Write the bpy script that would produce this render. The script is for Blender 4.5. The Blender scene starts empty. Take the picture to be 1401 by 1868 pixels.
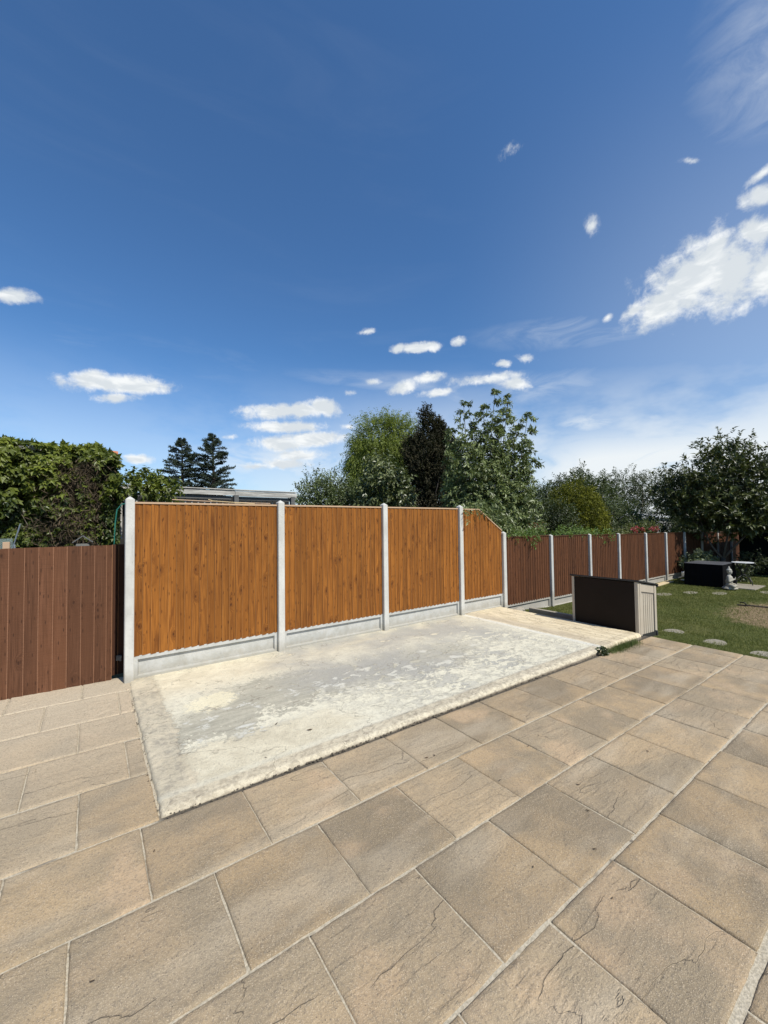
import bpy, bmesh, math, random
import numpy as np
from mathutils import Vector, Matrix, noise

# ============================== CAMERA, SKY, SUN, EXPOSURE ==============================
S = bpy.context.scene
COL = S.collection
PI = math.pi
f_px, pitch, roll, yaw = 740.85, .0309, -.0121, .6258
fw = Vector((math.sin(yaw)*math.cos(pitch), math.cos(yaw)*math.cos(pitch), math.sin(pitch)))
r0 = Vector((math.cos(yaw), -math.sin(yaw), 0)); u0 = r0.cross(fw)
Rv = math.cos(roll)*r0 + math.sin(roll)*u0; Uv = -math.sin(roll)*r0 + math.cos(roll)*u0
cam = bpy.data.cameras.new('camera'); cam_o = bpy.data.objects.new('camera', cam); COL.objects.link(cam_o)
cam.sensor_fit = 'VERTICAL'; cam.sensor_height = 24; cam.sensor_width = 18
cam.lens = 24*f_px/1868; cam.clip_start = .05; cam.clip_end = 6000
M = Matrix((Rv, Uv, -fw)).transposed().to_4x4(); M.translation = Vector((0, 0, 1.8)); cam_o.matrix_world = M
S.camera = cam_o

SUN_DIR = Vector((.14, -.70, .86)).normalized()          # towards the sun
sun = bpy.data.lights.new('sun', 'SUN'); sun.energy = 4.9; sun.angle = math.radians(.53); sun.color = (1, .955, .88)
sun_o = bpy.data.objects.new('sun', sun); COL.objects.link(sun_o)
sun_o.rotation_euler = SUN_DIR.to_track_quat('Z', 'Y').to_euler()
S.view_settings.view_transform = 'Standard'; S.view_settings.look = 'None'
S.view_settings.exposure = 0.12; S.view_settings.gamma = 1
S.render.engine = 'CYCLES'
S.cycles.max_bounces = 6; S.cycles.diffuse_bounces = 3; S.cycles.transparent_max_bounces = 8

SKY_STRENGTH = .082
CLOUDS = [(1.2944,0.4473,0.1009,0.0536,0.2694,1),(1.3203,0.4693,0.0619,0.045,0.0306,1),(1.2353,0.4167,0.0618,0.0308,0.2644,1),(1.3918,0.418,0.0457,0.0356,-0.3554,1),(1.3432,0.4311,0.0657,0.0512,0.1651,1),(1.1874,0.4194,0.0269,0.014,0.4146,0.9),(1.1406,0.4184,0.0132,0.0078,0.5227,0.7),(1.3939,0.5309,0.0329,0.0178,-0.244,0.9),(1.3923,0.5615,0.0244,0.0078,0.3649,0.8),(1.3871,0.4871,0.039,0.0207,-0.3869,1),(1.3339,0.3924,0.0119,0.0058,0.2044,0.6),(1.3634,0.3909,0.0129,0.0065,0.0871,0.6),(1.1151,0.5819,0.0138,0.013,0.5959,0.45),(0.9532,0.7323,0.0199,0.0084,0.165,0.35),(1.2924,0.6214,0.0147,0.0035,-0.3656,0.3),(-0.126,0.403,0.0389,0.0118,0.2167,0.9),(0.0294,0.2884,0.0939,0.0177,0.1122,1),(-0.0026,0.293,0.0454,0.0131,0.1849,1),(0.0678,0.2883,0.0711,0.0139,0.1181,1),(0.039,0.2635,0.0402,0.0095,0.1523,0.8),(0.4007,0.2703,0.1103,0.0186,0.0973,1),(0.4796,0.2833,0.0423,0.0189,-0.1369,1),(0.394,0.2337,0.0876,0.0139,0.0413,1),(0.4459,0.2061,0.0988,0.018,0.0757,1),(0.381,0.1939,0.0767,0.0178,0.0351,0.95),(0.4261,0.1694,0.0626,0.013,0.0563,0.95),(0.3872,0.1478,0.064,0.0116,0.0232,0.7),(0.0785,0.143,0.0316,0.0091,0.0116,0.8),(0.2637,0.2044,0.019,0.0061,0.0627,0.5),(0.3243,0.1409,0.0495,0.0089,0.0308,0.5),(0.5395,0.2373,0.0189,0.0052,0.0082,0.4),(0.7187,0.412,0.0568,0.0104,0.0301,0.95),(0.6683,0.4126,0.0217,0.0093,0.1232,0.8),(0.8167,0.4207,0.0207,0.0104,0.146,0.8),(0.5827,0.4478,0.0231,0.0057,0.2235,0.5),(0.6738,0.3261,0.0378,0.0137,0.2134,0.9),(0.7601,0.3117,0.0401,0.0087,0.03,0.8),(0.7405,0.3469,0.0348,0.011,0.1101,0.7),(0.6018,0.3419,0.0218,0.0073,-0.0033,0.65),(0.5471,0.3158,0.019,0.0062,0.0122,0.45),(0.8825,0.3334,0.0828,0.0119,-0.0109,0.85),(0.9449,0.3176,0.0435,0.0152,-0.1587,0.95),(0.9186,0.3626,0.0201,0.0069,-0.1107,0.7),(0.9706,0.3666,0.0195,0.0079,-0.1307,0.4),(1.0988,0.2148,0.0807,0.021,-0.0253,0.75),(1.2149,0.2071,0.057,0.0129,-0.1474,0.6),(1.1245,0.1793,0.1264,0.0231,-0.1085,0.6),(1.3102,0.156,0.1635,0.0463,-0.0742,0.75),(1.3796,0.1556,0.0877,0.048,-0.1587,0.8)]


class G:
    """small node-graph helper"""
    def __init__(s, nt): s.t = nt; s.t.nodes.clear()
    def n(s, typ, **kw):
        nd = s.t.nodes.new(typ)
        for k, v in kw.items():
            if k.startswith('i_'): s.put(nd.inputs[int(k[2:])] if k[2:].isdigit() else nd.inputs[k[2:].replace('_', ' ')], v)
            else: setattr(nd, k, v)
        return nd
    def put(s, sock, v):
        if isinstance(v, bpy.types.NodeSocket): s.t.links.new(v, sock)
        elif isinstance(v, bpy.types.Node): s.t.links.new(v.outputs[0], sock)
        else:
            if sock.type == 'RGBA' and len(v) == 3: v = tuple(v) + (1,)
            sock.default_value = v
    def m(s, op, a, b=0., c=None, clamp=False):
        nd = s.t.nodes.new('ShaderNodeMath'); nd.operation = op; nd.use_clamp = clamp
        s.put(nd.inputs[0], a); s.put(nd.inputs[1], b)
        if c is not None: s.put(nd.inputs[2], c)
        return nd.outputs[0]
    def vm(s, op, a, b=(0, 0, 0)):
        nd = s.t.nodes.new('ShaderNodeVectorMath'); nd.operation = op
        s.put(nd.inputs[0], a)
        if op == 'SCALE': s.put(nd.inputs['Scale'], b)
        else: s.put(nd.inputs[1], b)
        return nd.outputs['Value'] if op in ('LENGTH', 'DOT_PRODUCT') else nd.outputs[0]
    def ss(s, v, lo, hi, a=0., b=1., typ='SMOOTHSTEP'):
        nd = s.t.nodes.new('ShaderNodeMapRange'); nd.interpolation_type = typ
        for i, x in enumerate((v, lo, hi, a, b)): s.put(nd.inputs[i], x)
        return nd.outputs[0]
    def mix(s, f, a, b, blend='MIX'):
        nd = s.t.nodes.new('ShaderNodeMix'); nd.data_type = 'RGBA'; nd.blend_type = blend
        s.put(nd.inputs[0], f); s.put(nd.inputs[6], a); s.put(nd.inputs[7], b); return nd.outputs[2]
    def noise(s, vec, scale, detail=3, rough=.55, dist=0.):
        nd = s.t.nodes.new('ShaderNodeTexNoise')
        s.put(nd.inputs['Vector'], vec); nd.inputs['Scale'].default_value = scale; nd.inputs['Detail'].default_value = detail
        nd.inputs['Roughness'].default_value = rough; nd.inputs['Distortion'].default_value = dist; return nd.outputs[0]
    def vor(s, vec, scale, feature='F1', rnd=1.):
        nd = s.t.nodes.new('ShaderNodeTexVoronoi'); nd.feature = feature
        s.put(nd.inputs['Vector'], vec); nd.inputs['Scale'].default_value = scale; nd.inputs['Randomness'].default_value = rnd; return nd
    def scale(s, vec, sc, loc=(0, 0, 0), rot=(0, 0, 0)):
        nd = s.t.nodes.new('ShaderNodeMapping'); s.put(nd.inputs['Vector'], vec)
        nd.inputs['Scale'].default_value = sc; nd.inputs['Location'].default_value = loc; nd.inputs['Rotation'].default_value = rot; return nd.outputs[0]
    def pos(s):
        return s.t.nodes.new('ShaderNodeNewGeometry').outputs['Position']
    def attr(s, name):
        nd = s.t.nodes.new('ShaderNodeAttribute'); nd.attribute_name = name; return nd.outputs['Fac']
    def xyz(s, v):
        nd = s.t.nodes.new('ShaderNodeSeparateXYZ'); s.put(nd.inputs[0], v); return nd.outputs
    def comb(s, x, y, z):
        nd = s.t.nodes.new('ShaderNodeCombineXYZ')
        for i, v in enumerate((x, y, z)): s.put(nd.inputs[i], v)
        return nd.outputs[0]


def build_world():
    w = bpy.data.worlds.new('World'); S.world = w; w.use_nodes = True
    g = G(w.node_tree)
    sky = g.n('ShaderNodeTexSky'); sky.sky_type = 'NISHITA'; sky.sun_disc = False
    sky.sun_elevation = math.asin(SUN_DIR.z); sky.sun_rotation = math.atan2(SUN_DIR.x, SUN_DIR.y)
    sky.air_density = 1.0; sky.dust_density = .45; sky.ozone_density = 3.2; sky.altitude = 60
    d = g.vm('NORMALIZE', g.n('ShaderNodeTexCoord').outputs['Generated'])
    x, y, z = g.xyz(d)
    az = g.m('ARCTAN2', x, y); el = g.m('ARCSINE', z)
    dn = g.vm('MULTIPLY', d, (1, 1, 2.2))
    n1 = g.noise(g.vm('MULTIPLY', d, (1, 1, 1.5)), 12, 6, .6, .2); n2 = g.noise(d, 38, 7, .68, .25)
    wob = g.m('ADD', g.m('MULTIPLY', g.m('SUBTRACT', n1, .5), 1.25), g.m('MULTIPLY', g.m('SUBTRACT', n2, .5), 1.35))
    p = g.comb(az, el, 0.)
    best = None
    for (a, e, rx, ry, rot, am) in CLOUDS[:-5]:
        mp = g.t.nodes.new('ShaderNodeMapping'); mp.vector_type = 'TEXTURE'; g.put(mp.inputs[0], p)
        mp.inputs['Location'].default_value = (a, e, 0); mp.inputs['Rotation'].default_value = (0, 0, rot)
        mp.inputs['Scale'].default_value = (rx*1.22, ry*1.35, 1)
        ln = g.vm('LENGTH', mp.outputs[0])
        v = g.m('MULTIPLY', g.m('SUBTRACT', 1., ln), am)
        best = v if best is None else g.m('MAXIMUM', best, v)
    dens = g.ss(g.m('ADD', best, g.m('MULTIPLY', wob, .85)), 0., .62)
    dens = g.m('MULTIPLY', dens, g.ss(best, -.45, .10))
    soft = None
    for (a, e, rx, ry, rot, am) in CLOUDS[-5:] + [(.40, .15, .28, .05, 0, .75), (1.47, .70, .16, .10, 0, .45), (.95, .30, .25, .035, .0, .4), (1.1, .40, .22, .03, -.1, .35), (.75, .335, .3, .02, -.05, .4)]:
        mp = g.t.nodes.new('ShaderNodeMapping'); mp.vector_type = 'TEXTURE'; g.put(mp.inputs[0], p)
        mp.inputs['Location'].default_value = (a, e, 0); mp.inputs['Rotation'].default_value = (0, 0, rot)
        mp.inputs['Scale'].default_value = (rx*1.5, ry*1.7, 1)
        v = g.m('MULTIPLY', g.ss(g.vm('LENGTH', mp.outputs[0]), 1., .1), am)
        soft = v if soft is None else g.m('MAXIMUM', soft, v)
    sn = g.noise(g.vm('MULTIPLY', d, (1, 1, 3.4)), 7, 7, .62, .8)
    soft = g.m('MULTIPLY', soft, g.ss(sn, .28, .66, .25, 1.05), clamp=True)
    # thin high veils
    cv = g.comb(g.m('ADD', g.m('MULTIPLY', az, 1.), g.m('MULTIPLY', el, 1.1)), g.m('MULTIPLY', el, 6.), 3.)
    c1 = g.noise(cv, 1.7, 6, .6, .6)
    veil = g.m('MULTIPLY', g.ss(c1, .50, .85), g.ss(el, .15, .50, .38, .02))
    low = g.m('MULTIPLY', g.ss(el, .40, .02), g.ss(g.noise(dn, 3.2, 5, .6), .22, .60))
    lowr = g.m('MULTIPLY', low, g.ss(az, .1, 1.0, .45, 1.25), clamp=True)
    bank = g.m('MULTIPLY', g.m('MULTIPLY', g.ss(el, .27, .10), g.ss(az, .82, 1.12)), g.ss(g.noise(g.vm('MULTIPLY', d, (1, 1, 4.)), 5.5, 7, .6, .7), .25, .55, .5, 1.15), clamp=True)
    lowr = g.m('MAXIMUM', lowr, bank)
    veil = g.m('MAXIMUM', g.m('MAXIMUM', veil, lowr), g.m('MULTIPLY', soft, .9))
    hz = g.m('MULTIPLY', g.ss(el, .9, .3), g.ss(az, .75, 1.5)); hz = g.m('MULTIPLY', hz, .22)
    veil = g.m('MAXIMUM', veil, hz)
    shade = g.noise(g.vm('MULTIPLY', d, (1, 1, 3.)), 15, 4, .55, .5)
    cc = g.mix(g.ss(g.m('SUBTRACT', shade, g.m('MULTIPLY', g.m('SUBTRACT', .6, best), .12)), .34, .58), (10.6, 10.9, 11.0), (8.0, 8.6, 9.1))
    tint = g.mix(1., sky.outputs[0], (.84, 1.27, 1.60), 'MULTIPLY')
    c = g.mix(veil, tint, (9.6, 10.2, 10.6))
    c = g.mix(dens, c, cc)
    bg = g.n('ShaderNodeBackground', i_0=c, i_1=SKY_STRENGTH)
    out = g.n('ShaderNodeOutputWorld'); g.t.links.new(bg.outputs[0], out.inputs[0])
    w.cycles.sampling_method = 'MANUAL'; w.cycles.sample_map_resolution = 512
build_world()

rnd = random.Random(7)
nr = np.random.default_rng(11)
GX, GY = -.0098, .0045
def gz(x, y): return GX*x + GY*y

# ============================== MATERIALS ==============================
def new_mat(name):
    m = bpy.data.materials.new(name); m.use_nodes = True; g = G(m.node_tree)
    b = g.n('ShaderNodeBsdfPrincipled'); o = g.n('ShaderNodeOutputMaterial'); g.t.links.new(b.outputs[0], o.inputs[0])
    return m, g, b
def bump(g, b, h, dist=.01, strength=1.):
    bp = g.n('ShaderNodeBump'); bp.inputs['Distance'].default_value = dist; bp.inputs['Strength'].default_value = strength
    g.put(bp.inputs['Height'], h); g.t.links.new(bp.outputs[0], b.inputs['Normal'])

def mat_simple(name, c1, c2, sc=8., rough=.7, metal=0., bd=.002, bs=60., spec=.5):
    m, g, b = new_mat(name); p = g.pos()
    n = g.noise(p, sc, 5, .6)
    g.put(b.inputs['Base Color'], g.mix(g.ss(n, .3, .7), c1, c2)); b.inputs['Roughness'].default_value = rough; b.inputs['Metallic'].default_value = metal; b.inputs['Specular IOR Level'].default_value = spec
    bump(g, b, g.noise(p, bs, 4, .6), bd); return m

def mat_wood(name, c_lo, c_mid, c_hi, knot, amount=1., saw=False, rough=.75, edge=(.36, .17, .06)):
    m, g, b = new_mat(name); p = g.pos(); x, y, z = g.xyz(p)
    r = g.attr('rnd'); off = g.m('MULTIPLY', r, 37.)
    u = g.attr('bu')                      # across the board, metres
    # knots: cells elongated along the board
    kv = g.comb(g.m('ADD', g.m('MULTIPLY', u, 9.), g.m('MULTIPLY', r, 91.)), g.m('ADD', g.m('MULTIPLY', z, 4.2), off), 0.)
    vk = g.vor(kv, 1., 'F1', 1.); vk.voronoi_dimensions = '2D'
    kd = vk.outputs['Distance']
    kr = g.xyz(vk.outputs['Color'])[0]
    on = g.ss(kr, .76 if amount > .9 else .80, .79 if amount > .9 else .84)
    swirl = g.m('MULTIPLY', g.ss(kd, .5, .0), on)
    gv = g.comb(g.m('ADD', g.m('MULTIPLY', u, 55.), g.m('MULTIPLY', swirl, 5.)), g.m('ADD', g.m('MULTIPLY', z, 1.6), off), off)
    gr = g.noise(gv, 1., 4, .6, .6)
    br = g.noise(g.comb(g.m('MULTIPLY', u, 7.), g.m('ADD', g.m('MULTIPLY', z, .9), off), off), 1., 3, .5)
    gr2 = g.noise(g.comb(g.m('ADD', g.m('MULTIPLY', u, 130.), g.m('MULTIPLY', swirl, 7.)), g.m('ADD', g.m('MULTIPLY', z, 2.6), off), off), 1., 3, .6)
    gr = g.m('ADD', g.m('MULTIPLY', gr, .55), g.m('MULTIPLY', gr2, .45))
    col = g.mix(g.ss(gr, .36, .64), c_lo, c_hi)
    col = g.mix(g.ss(br, .35, .7, 0., .75), col, c_mid)
    tone = g.m('ADD', .90, g.m('MULTIPLY', g.m('FRACT', g.m('MULTIPLY', r, 5.3)), .36))
    col = g.mix(1., col, g.comb(tone, tone, tone), 'MULTIPLY')
    eg = g.attr('edge')
    fl = g.vor(g.comb(g.m('ADD', g.m('MULTIPLY', u, 30.), g.m('MULTIPLY', r, 77.)), g.m('ADD', g.m('MULTIPLY', z, 7.), off), 0.), 1., 'F1')
    fl.voronoi_dimensions = '2D'
    fleck = g.m('MULTIPLY', g.ss(fl.outputs['Distance'], .20, .08), g.ss(g.xyz(fl.outputs['Color'])[1], .66, .72))
    ring = g.m('MULTIPLY', g.ss(kd, g.m('ADD', .06, g.m('MULTIPLY', kr, .07)), .03), on); halo = g.m('MULTIPLY', g.ss(kd, .42, .12), on)
    col = g.mix(g.m('MULTIPLY', halo, .45), col, c_lo)
    col = g.mix(g.m('MULTIPLY', ring, .8), col, knot)
    col = g.mix(g.m('MULTIPLY', fleck, .75), col, knot)
    # soft water and stain marks down the panel
    st = g.noise(g.comb(g.m('MULTIPLY', x, 5.), 0., g.m('MULTIPLY', z, 1.4)), 1., 5, .6)
    col = g.mix(g.ss(st, .50, .78, 0., .5), col, c_lo)
    col = g.mix(g.m('MULTIPLY', eg, .75 if saw else .55), col, edge)
    hgt = g.m('ADD', g.m('MULTIPLY', gr, .6), g.m('MULTIPLY', ring, -.6))
    if saw:
        sw = g.noise(g.comb(g.m('MULTIPLY', u, 3.), g.m('MULTIPLY', z, 170.), off), 1., 2, .5)
        hgt = g.m('ADD', hgt, g.m('MULTIPLY', sw, .5))
        col = g.mix(g.ss(sw, .45, .7, 0., .28), col, c_lo)
    g.put(b.inputs['Base Color'], col); b.inputs['Roughness'].default_value = rough; b.inputs['Specular IOR Level'].default_value = .25
    bump(g, b, hgt, .0035, .9)
    return m

def mat_concrete(name, c1, c2, stain=(.30, .29, .26), sc=3., st=.4, splash=.55):
    m, g, b = new_mat(name); p = g.pos()
    n = g.noise(p, sc, 6, .65); n2 = g.noise(p, 90, 3, .6); n3 = g.noise(g.scale(p, (7, 7, 1.2)), 1.6, 5, .65, .4)
    col = g.mix(g.ss(n, .3, .7), c1, c2); col = g.mix(g.ss(n3, .5, .78, 0., st), col, stain)
    col = g.mix(g.ss(n2, .62, .75, 0., .3), col, stain)
    zz = g.xyz(p)[2]; spl = g.m('MULTIPLY', g.ss(g.m('ADD', zz, g.m('MULTIPLY', g.noise(p, 11, 4, .6), -.22)), .10, -.08), splash); col = g.mix(spl, col, (.27, .235, .17))
    pv = g.vor(p, 70); pits = g.m('MULTIPLY', g.ss(pv.outputs['Distance'], .22, .1), g.ss(g.xyz(pv.outputs['Color'])[0], .85, .9))
    col = g.mix(g.m('MULTIPLY', pits, .6), col, (.12, .12, .11))
    g.put(b.inputs['Base Color'], col); b.inputs['Roughness'].default_value = .85; b.inputs['Specular IOR Level'].default_value = .3
    bump(g, b, g.m('SUBTRACT', g.m('ADD', g.noise(p, 40, 5, .6), g.m('MULTIPLY', n, .8)), g.m('MULTIPLY', pits, 1.)), .003); return m

def mat_leaf(name, c1, c2, rough=.5, trans=.25, spec=.4):
    m = bpy.data.materials.new(name); m.use_nodes = True; g = G(m.node_tree)
    r = g.attr('rnd'); n = g.noise(g.pos(), 1.6, 3, .6)
    f = g.m('ADD', g.m('MULTIPLY', r, .65), g.m('MULTIPLY', g.ss(n, .35, .65), .45), clamp=True)
    col = g.mix(f, c1, c2)
    b = g.n('ShaderNodeBsdfPrincipled'); g.put(b.inputs['Base Color'], col); b.inputs['Roughness'].default_value = rough; b.inputs['Specular IOR Level'].default_value = spec
    t = g.n('ShaderNodeBsdfTranslucent'); g.put(t.inputs[0], g.mix(.5, col, (.22, .30, .03)))
    mx = g.n('ShaderNodeMixShader'); mx.inputs[0].default_value = trans
    g.t.links.new(b.outputs[0], mx.inputs[1]); g.t.links.new(t.outputs[0], mx.inputs[2])
    o = g.n('ShaderNodeOutputMaterial'); g.t.links.new(mx.outputs[0], o.inputs[0]); return m

def mat_paving():
    m, g, b = new_mat('riven_paving'); p = g.pos(); r = g.attr('rnd'); off = g.m('MULTIPLY', r, 61.)
    x, y, z = g.xyz(p)
    q = g.comb(x, y, off)
    big = g.noise(q, 1.7, 3, .5, .4); mid = g.noise(q, 5.5, 5, .6, .5); fine = g.noise(p, 75, 4, .7); grit = g.noise(p, 240, 2, .6)
    col = g.mix(g.ss(big, .38, .60), (.252, .194, .118), (.405, .286, .155))
    col = g.mix(g.ss(mid, .40, .75, 0., .55), col, (.220, .177, .118))
    r2 = g.m('FRACT', g.m('MULTIPLY', r, 7.31))
    col = g.mix(g.ss(r2, .1, .9, .0, .55), col, (.325, .256, .165))
    col = g.mix(g.m('MULTIPLY', g.ss(g.noise(q, 2.6, 2, .5), .52, .70), g.ss(r, .2, .7, .1, .85)), col, (.43, .305, .180))
    tone = g.m('ADD', .86, g.m('MULTIPLY', g.m('FRACT', g.m('MULTIPLY', r, 3.77)), .26))
    col = g.mix(1., col, g.comb(tone, tone, tone), 'MULTIPLY')
    # pale sand swept over the surface towards the fence
    sand = g.m('MULTIPLY', g.ss(y, 2.4, 5.6), g.ss(x, 3.2, -.2)); 
    band = g.ss(g.noise(g.scale(p, (1, 3.2, 1), rot=(0, 0, -.5)), .9, 3, .5), .50, .72, 0., .55)
    sand = g.m('MAXIMUM', g.m('MULTIPLY', sand, .9), g.m('MULTIPLY', band, .75))
    col = g.mix(sand, col, (.50, .42, .30))
    col = g.mix(g.ss(fine, .47, .66, 0., .50), col, (.165, .138, .102))
    col = g.mix(g.ss(grit, .56, .66, 0., .60), col, (.62, .50, .35))
    pv = g.vor(p, 230); peb = g.m('MULTIPLY', g.ss(pv.outputs['Distance'], .35, .2), g.ss(g.xyz(pv.outputs['Color'])[0], .90, .93))
    col = g.mix(g.m('MULTIPLY', peb, .6), col, (.66, .57, .42))
    pd = g.vor(p, 110); dk = g.m('MULTIPLY', g.ss(pd.outputs['Distance'], .35, .2), g.ss(g.xyz(pd.outputs['Color'])[1], .88, .92))
    col = g.mix(g.m('MULTIPLY', dk, .6), col, (.06, .05, .04))
    # riven ledges: contour lines of a warped field, only on some slabs and in some places
    cf = g.noise(g.scale(g.comb(x, y, off), (.8, 2.8, 1.), rot=(0, 0, .5)), 1.25, 6, .42, .0)
    line = g.m('ABSOLUTE', g.m('SUBTRACT', cf, .5)); 
    cf2 = g.noise(g.scale(g.comb(x, y, off), (1.2, 5.5, 1.), rot=(0, 0, .35)), 2.3, 6, .5, .1); ln2 = g.m('MULTIPLY', g.ss(g.m('ABSOLUTE', g.m('SUBTRACT', cf2, .52)), .007, .001), g.m('MULTIPLY', g.ss(g.noise(q, 2.2, 3, .6), .47, .62), g.m('MULTIPLY', g.ss(r2, .25, .65), g.ss(x, -.4, 1.4, .25, 1.))))
    m2 = g.m('MULTIPLY', g.ss(r2, .15, .7, .15, 1.), g.ss(x, -.4, 1.4, .3, 1.))
    col = g.mix(g.m('MULTIPLY', ln2, .30), col, (.10, .08, .055))
    where = g.m('MULTIPLY', g.ss(g.noise(q, 2.0, 3, .6), .40, .52), g.ss(r2, .42, .55))
    crack = g.m('MULTIPLY', g.ss(line, .0022, .0004), where)
    col = g.mix(g.m('MULTIPLY', crack, .36), col, (.055, .045, .036))
    g.put(b.inputs['Base Color'], col); b.inputs['Roughness'].default_value = .82; b.inputs['Specular IOR Level'].default_value = .35
    step = g.m('MULTIPLY', g.ss(cf, .494, .506), .28)
    h = g.m('ADD', g.m('ADD', g.m('MULTIPLY', mid, 1.3), g.m('MULTIPLY', fine, .30)), g.m('ADD', g.m('MULTIPLY', grit, .22), g.m('MULTIPLY', peb, .12)))
    h = g.m('SUBTRACT', g.m('ADD', h, g.m('MULTIPLY', step, where)), g.m('MULTIPLY', crack, .25)); h = g.m('ADD', h, g.m('MULTIPLY', g.m('MULTIPLY', g.ss(cf2, .48, .56), .17), m2))
    bump(g, b, h, .013, 1.); return m

def mat_mortar():
    m, g, b = new_mat('mortar_joint'); p = g.pos()
    n = g.noise(p, 2.3, 4, .6); f = g.noise(p, 80, 4, .6); l = g.noise(p, 14, 3, .6)
    col = g.mix(g.ss(f, .35, .65), (.36, .31, .22), (.50, .435, .32))
    col = g.mix(g.ss(n, .56, .66, 0., .7), col, (.16, .13, .095))
    col = g.mix(g.ss(l, .62, .72, 0., .7), col, (.07, .055, .04))
    x, y, z = g.xyz(p); dirt = g.m('MULTIPLY', g.m('MULTIPLY', g.ss(y, 2.850, 2.862), g.ss(y, 2.94, 2.93)), g.ss(x, .3, .4))
    col = g.mix(g.m('MULTIPLY', dirt, .9), col, (.045, .036, .026))
    g.put(b.inputs['Base Color'], col); b.inputs['Roughness'].default_value = .95
    bump(g, b, g.m('ADD', f, l), .006); return m

def mat_slab():
    """old painted concrete base: cream laitance, grey worn middle, flaking white paint"""
    m, g, b = new_mat('old_painted_concrete'); p = g.pos(); x, y, z = g.xyz(p)
    n1 = g.noise(p, 1.1, 5, .6, .4); n2 = g.noise(p, 4.2, 6, .68, .5); n3 = g.noise(p, 22, 6, .7, .3); n4 = g.noise(p, 110, 3, .6)
    st = g.noise(g.scale(p, (1.2, 9, 1), rot=(0, 0, .06)), 2.2, 5, .65, .3)     # trowel streaks along the fence
    cream = g.mix(g.ss(n2, .35, .65), (.68, .61, .44), (.54, .475, .335))
    white = g.mix(g.ss(n3, .4, .65), (.66, .62, .475), (.52, .485, .375))
    grey = g.mix(g.ss(st, .35, .68), (.395, .368, .285), (.275, .262, .205))
    tan = g.mix(g.ss(n3, .35, .65), (.58, .50, .36), (.42, .36, .26))
    w = g.m('ADD', g.m('MULTIPLY', g.m('SUBTRACT', n2, .5), 1.0), g.m('MULTIPLY', g.m('SUBTRACT', n3, .5), 1.5)); w1 = g.m('MULTIPLY', g.m('SUBTRACT', n1, .5), 1.6)
    xs = g.m('ADD', x, w1); ys = g.m('ADD', y, w)
    col = g.mix(g.ss(g.m('ADD', y, w1), 4.4, 5.3), white, cream)
    def blob(cx, cy, rx, ry, e0=1.15, e1=.75):
        dx = g.m('DIVIDE', g.m('SUBTRACT', xs, cx), rx); dy = g.m('DIVIDE', g.m('SUBTRACT', ys, cy), ry)
        return g.ss(g.m('ADD', g.m('MULTIPLY', dx, dx), g.m('MULTIPLY', dy, dy)), e0, e1)
    gm = g.m('MAXIMUM', blob(1.75, 4.25, 1.1, .48, 1.3, .5), blob(.98, 3.88, .42, .34))
    gm = g.m('MAXIMUM', gm, g.m('MULTIPLY', blob(3.3, 4.1, 1.3, .5, 1.4, .3), .75))
    col = g.mix(g.m('MULTIPLY', gm, .9), col, grey)
    # flaked paint, ragged edges, mostly front and right
    fl = g.noise(g.scale(p, (3.2, 5.2, 4)), 1.7, 8, .70, .7)
    lim = g.ss(g.m('ADD', g.m('MULTIPLY', g.m('SUBTRACT', 4.6, y), .9), g.m('MULTIPLY', x, .12)), .0, 1.6, .60, .47)
    flake = g.ss(g.m('SUBTRACT', fl, lim), .0, .025)
    zone = g.m('MULTIPLY', g.ss(g.m('ADD', x, w1), 1.5, 2.4), g.ss(xs, 6.1, 5.4))
    bare = g.m('MULTIPLY', g.m('SUBTRACT', 1., flake), zone)
    bz = g.m('MULTIPLY', bare, g.ss(n1, .35, .62, .25, 1.))
    col = g.mix(g.m('MULTIPLY', bz, .78), col, (.30, .295, .27))
    fl2 = g.m('MULTIPLY', flake, g.m('MULTIPLY', gm, g.ss(g.noise(p, 3, 3, .6), .48, .56)))
    col = g.mix(g.m('MULTIPLY', fl2, .8), col, (.60, .59, .52))
    # yellowish filler patch
    el = g.m('ADD', g.m('POWER', g.m('DIVIDE', g.m('SUBTRACT', g.m('ADD', x, g.m('MULTIPLY', w, .45)), 1.03), .24), 2.), g.m('POWER', g.m('DIVIDE', g.m('SUBTRACT', g.m('ADD', y, g.m('MULTIPLY', w, .35)), 4.42), .17), 2.))
    col = g.mix(g.ss(el, 1.5, .6, 0., .75), col, (.74, .67, .46))
    # cream front-left field and borders
    fr = g.m('MULTIPLY', g.ss(g.m('ADD', y, g.m('MULTIPLY', w, .25)), 3.62, 3.5), g.ss(xs, 1.9, 1.5))
    col = g.mix(g.m('MULTIPLY', fr, .85), col, cream)
    lb = g.ss(g.m('ADD', x, g.m('MULTIPLY', w, .16)), .64, .60)
    tl = g.mix(g.ss(n2, .35, .62), (.56, .48, .34), g.mix(g.ss(n3, .42, .60), (.46, .40, .285), (.29, .255, .20)))
    col = g.mix(g.m('MULTIPLY', lb, .8), col, tl)
    fb = g.ss(g.m('ADD', y, g.m('MULTIPLY', w, .04)), 3.06, 3.02)
    col = g.mix(g.m('MULTIPLY', fb, .8), col, g.mix(g.ss(n3, .4, .62), (.60, .52, .37), (.40, .335, .235)))
    fe = g.m('MULTIPLY', g.ss(y, 3.02, 3.05), g.ss(y, 3.12, 3.07)); col = g.mix(g.m('MULTIPLY', fe, .55), col, (.62, .58, .45))
    # right end: rough yellowish screed with a pale rim along the join
    rt = g.ss(g.m('ADD', x, g.m('MULTIPLY', w, .05)), 5.93, 5.97)
    ys2 = g.mix(g.ss(g.noise(g.scale(p, (7, 1.6, 1)), 1.5, 5, .65), .4, .65), (.68, .575, .385), (.50, .41, .26))
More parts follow.
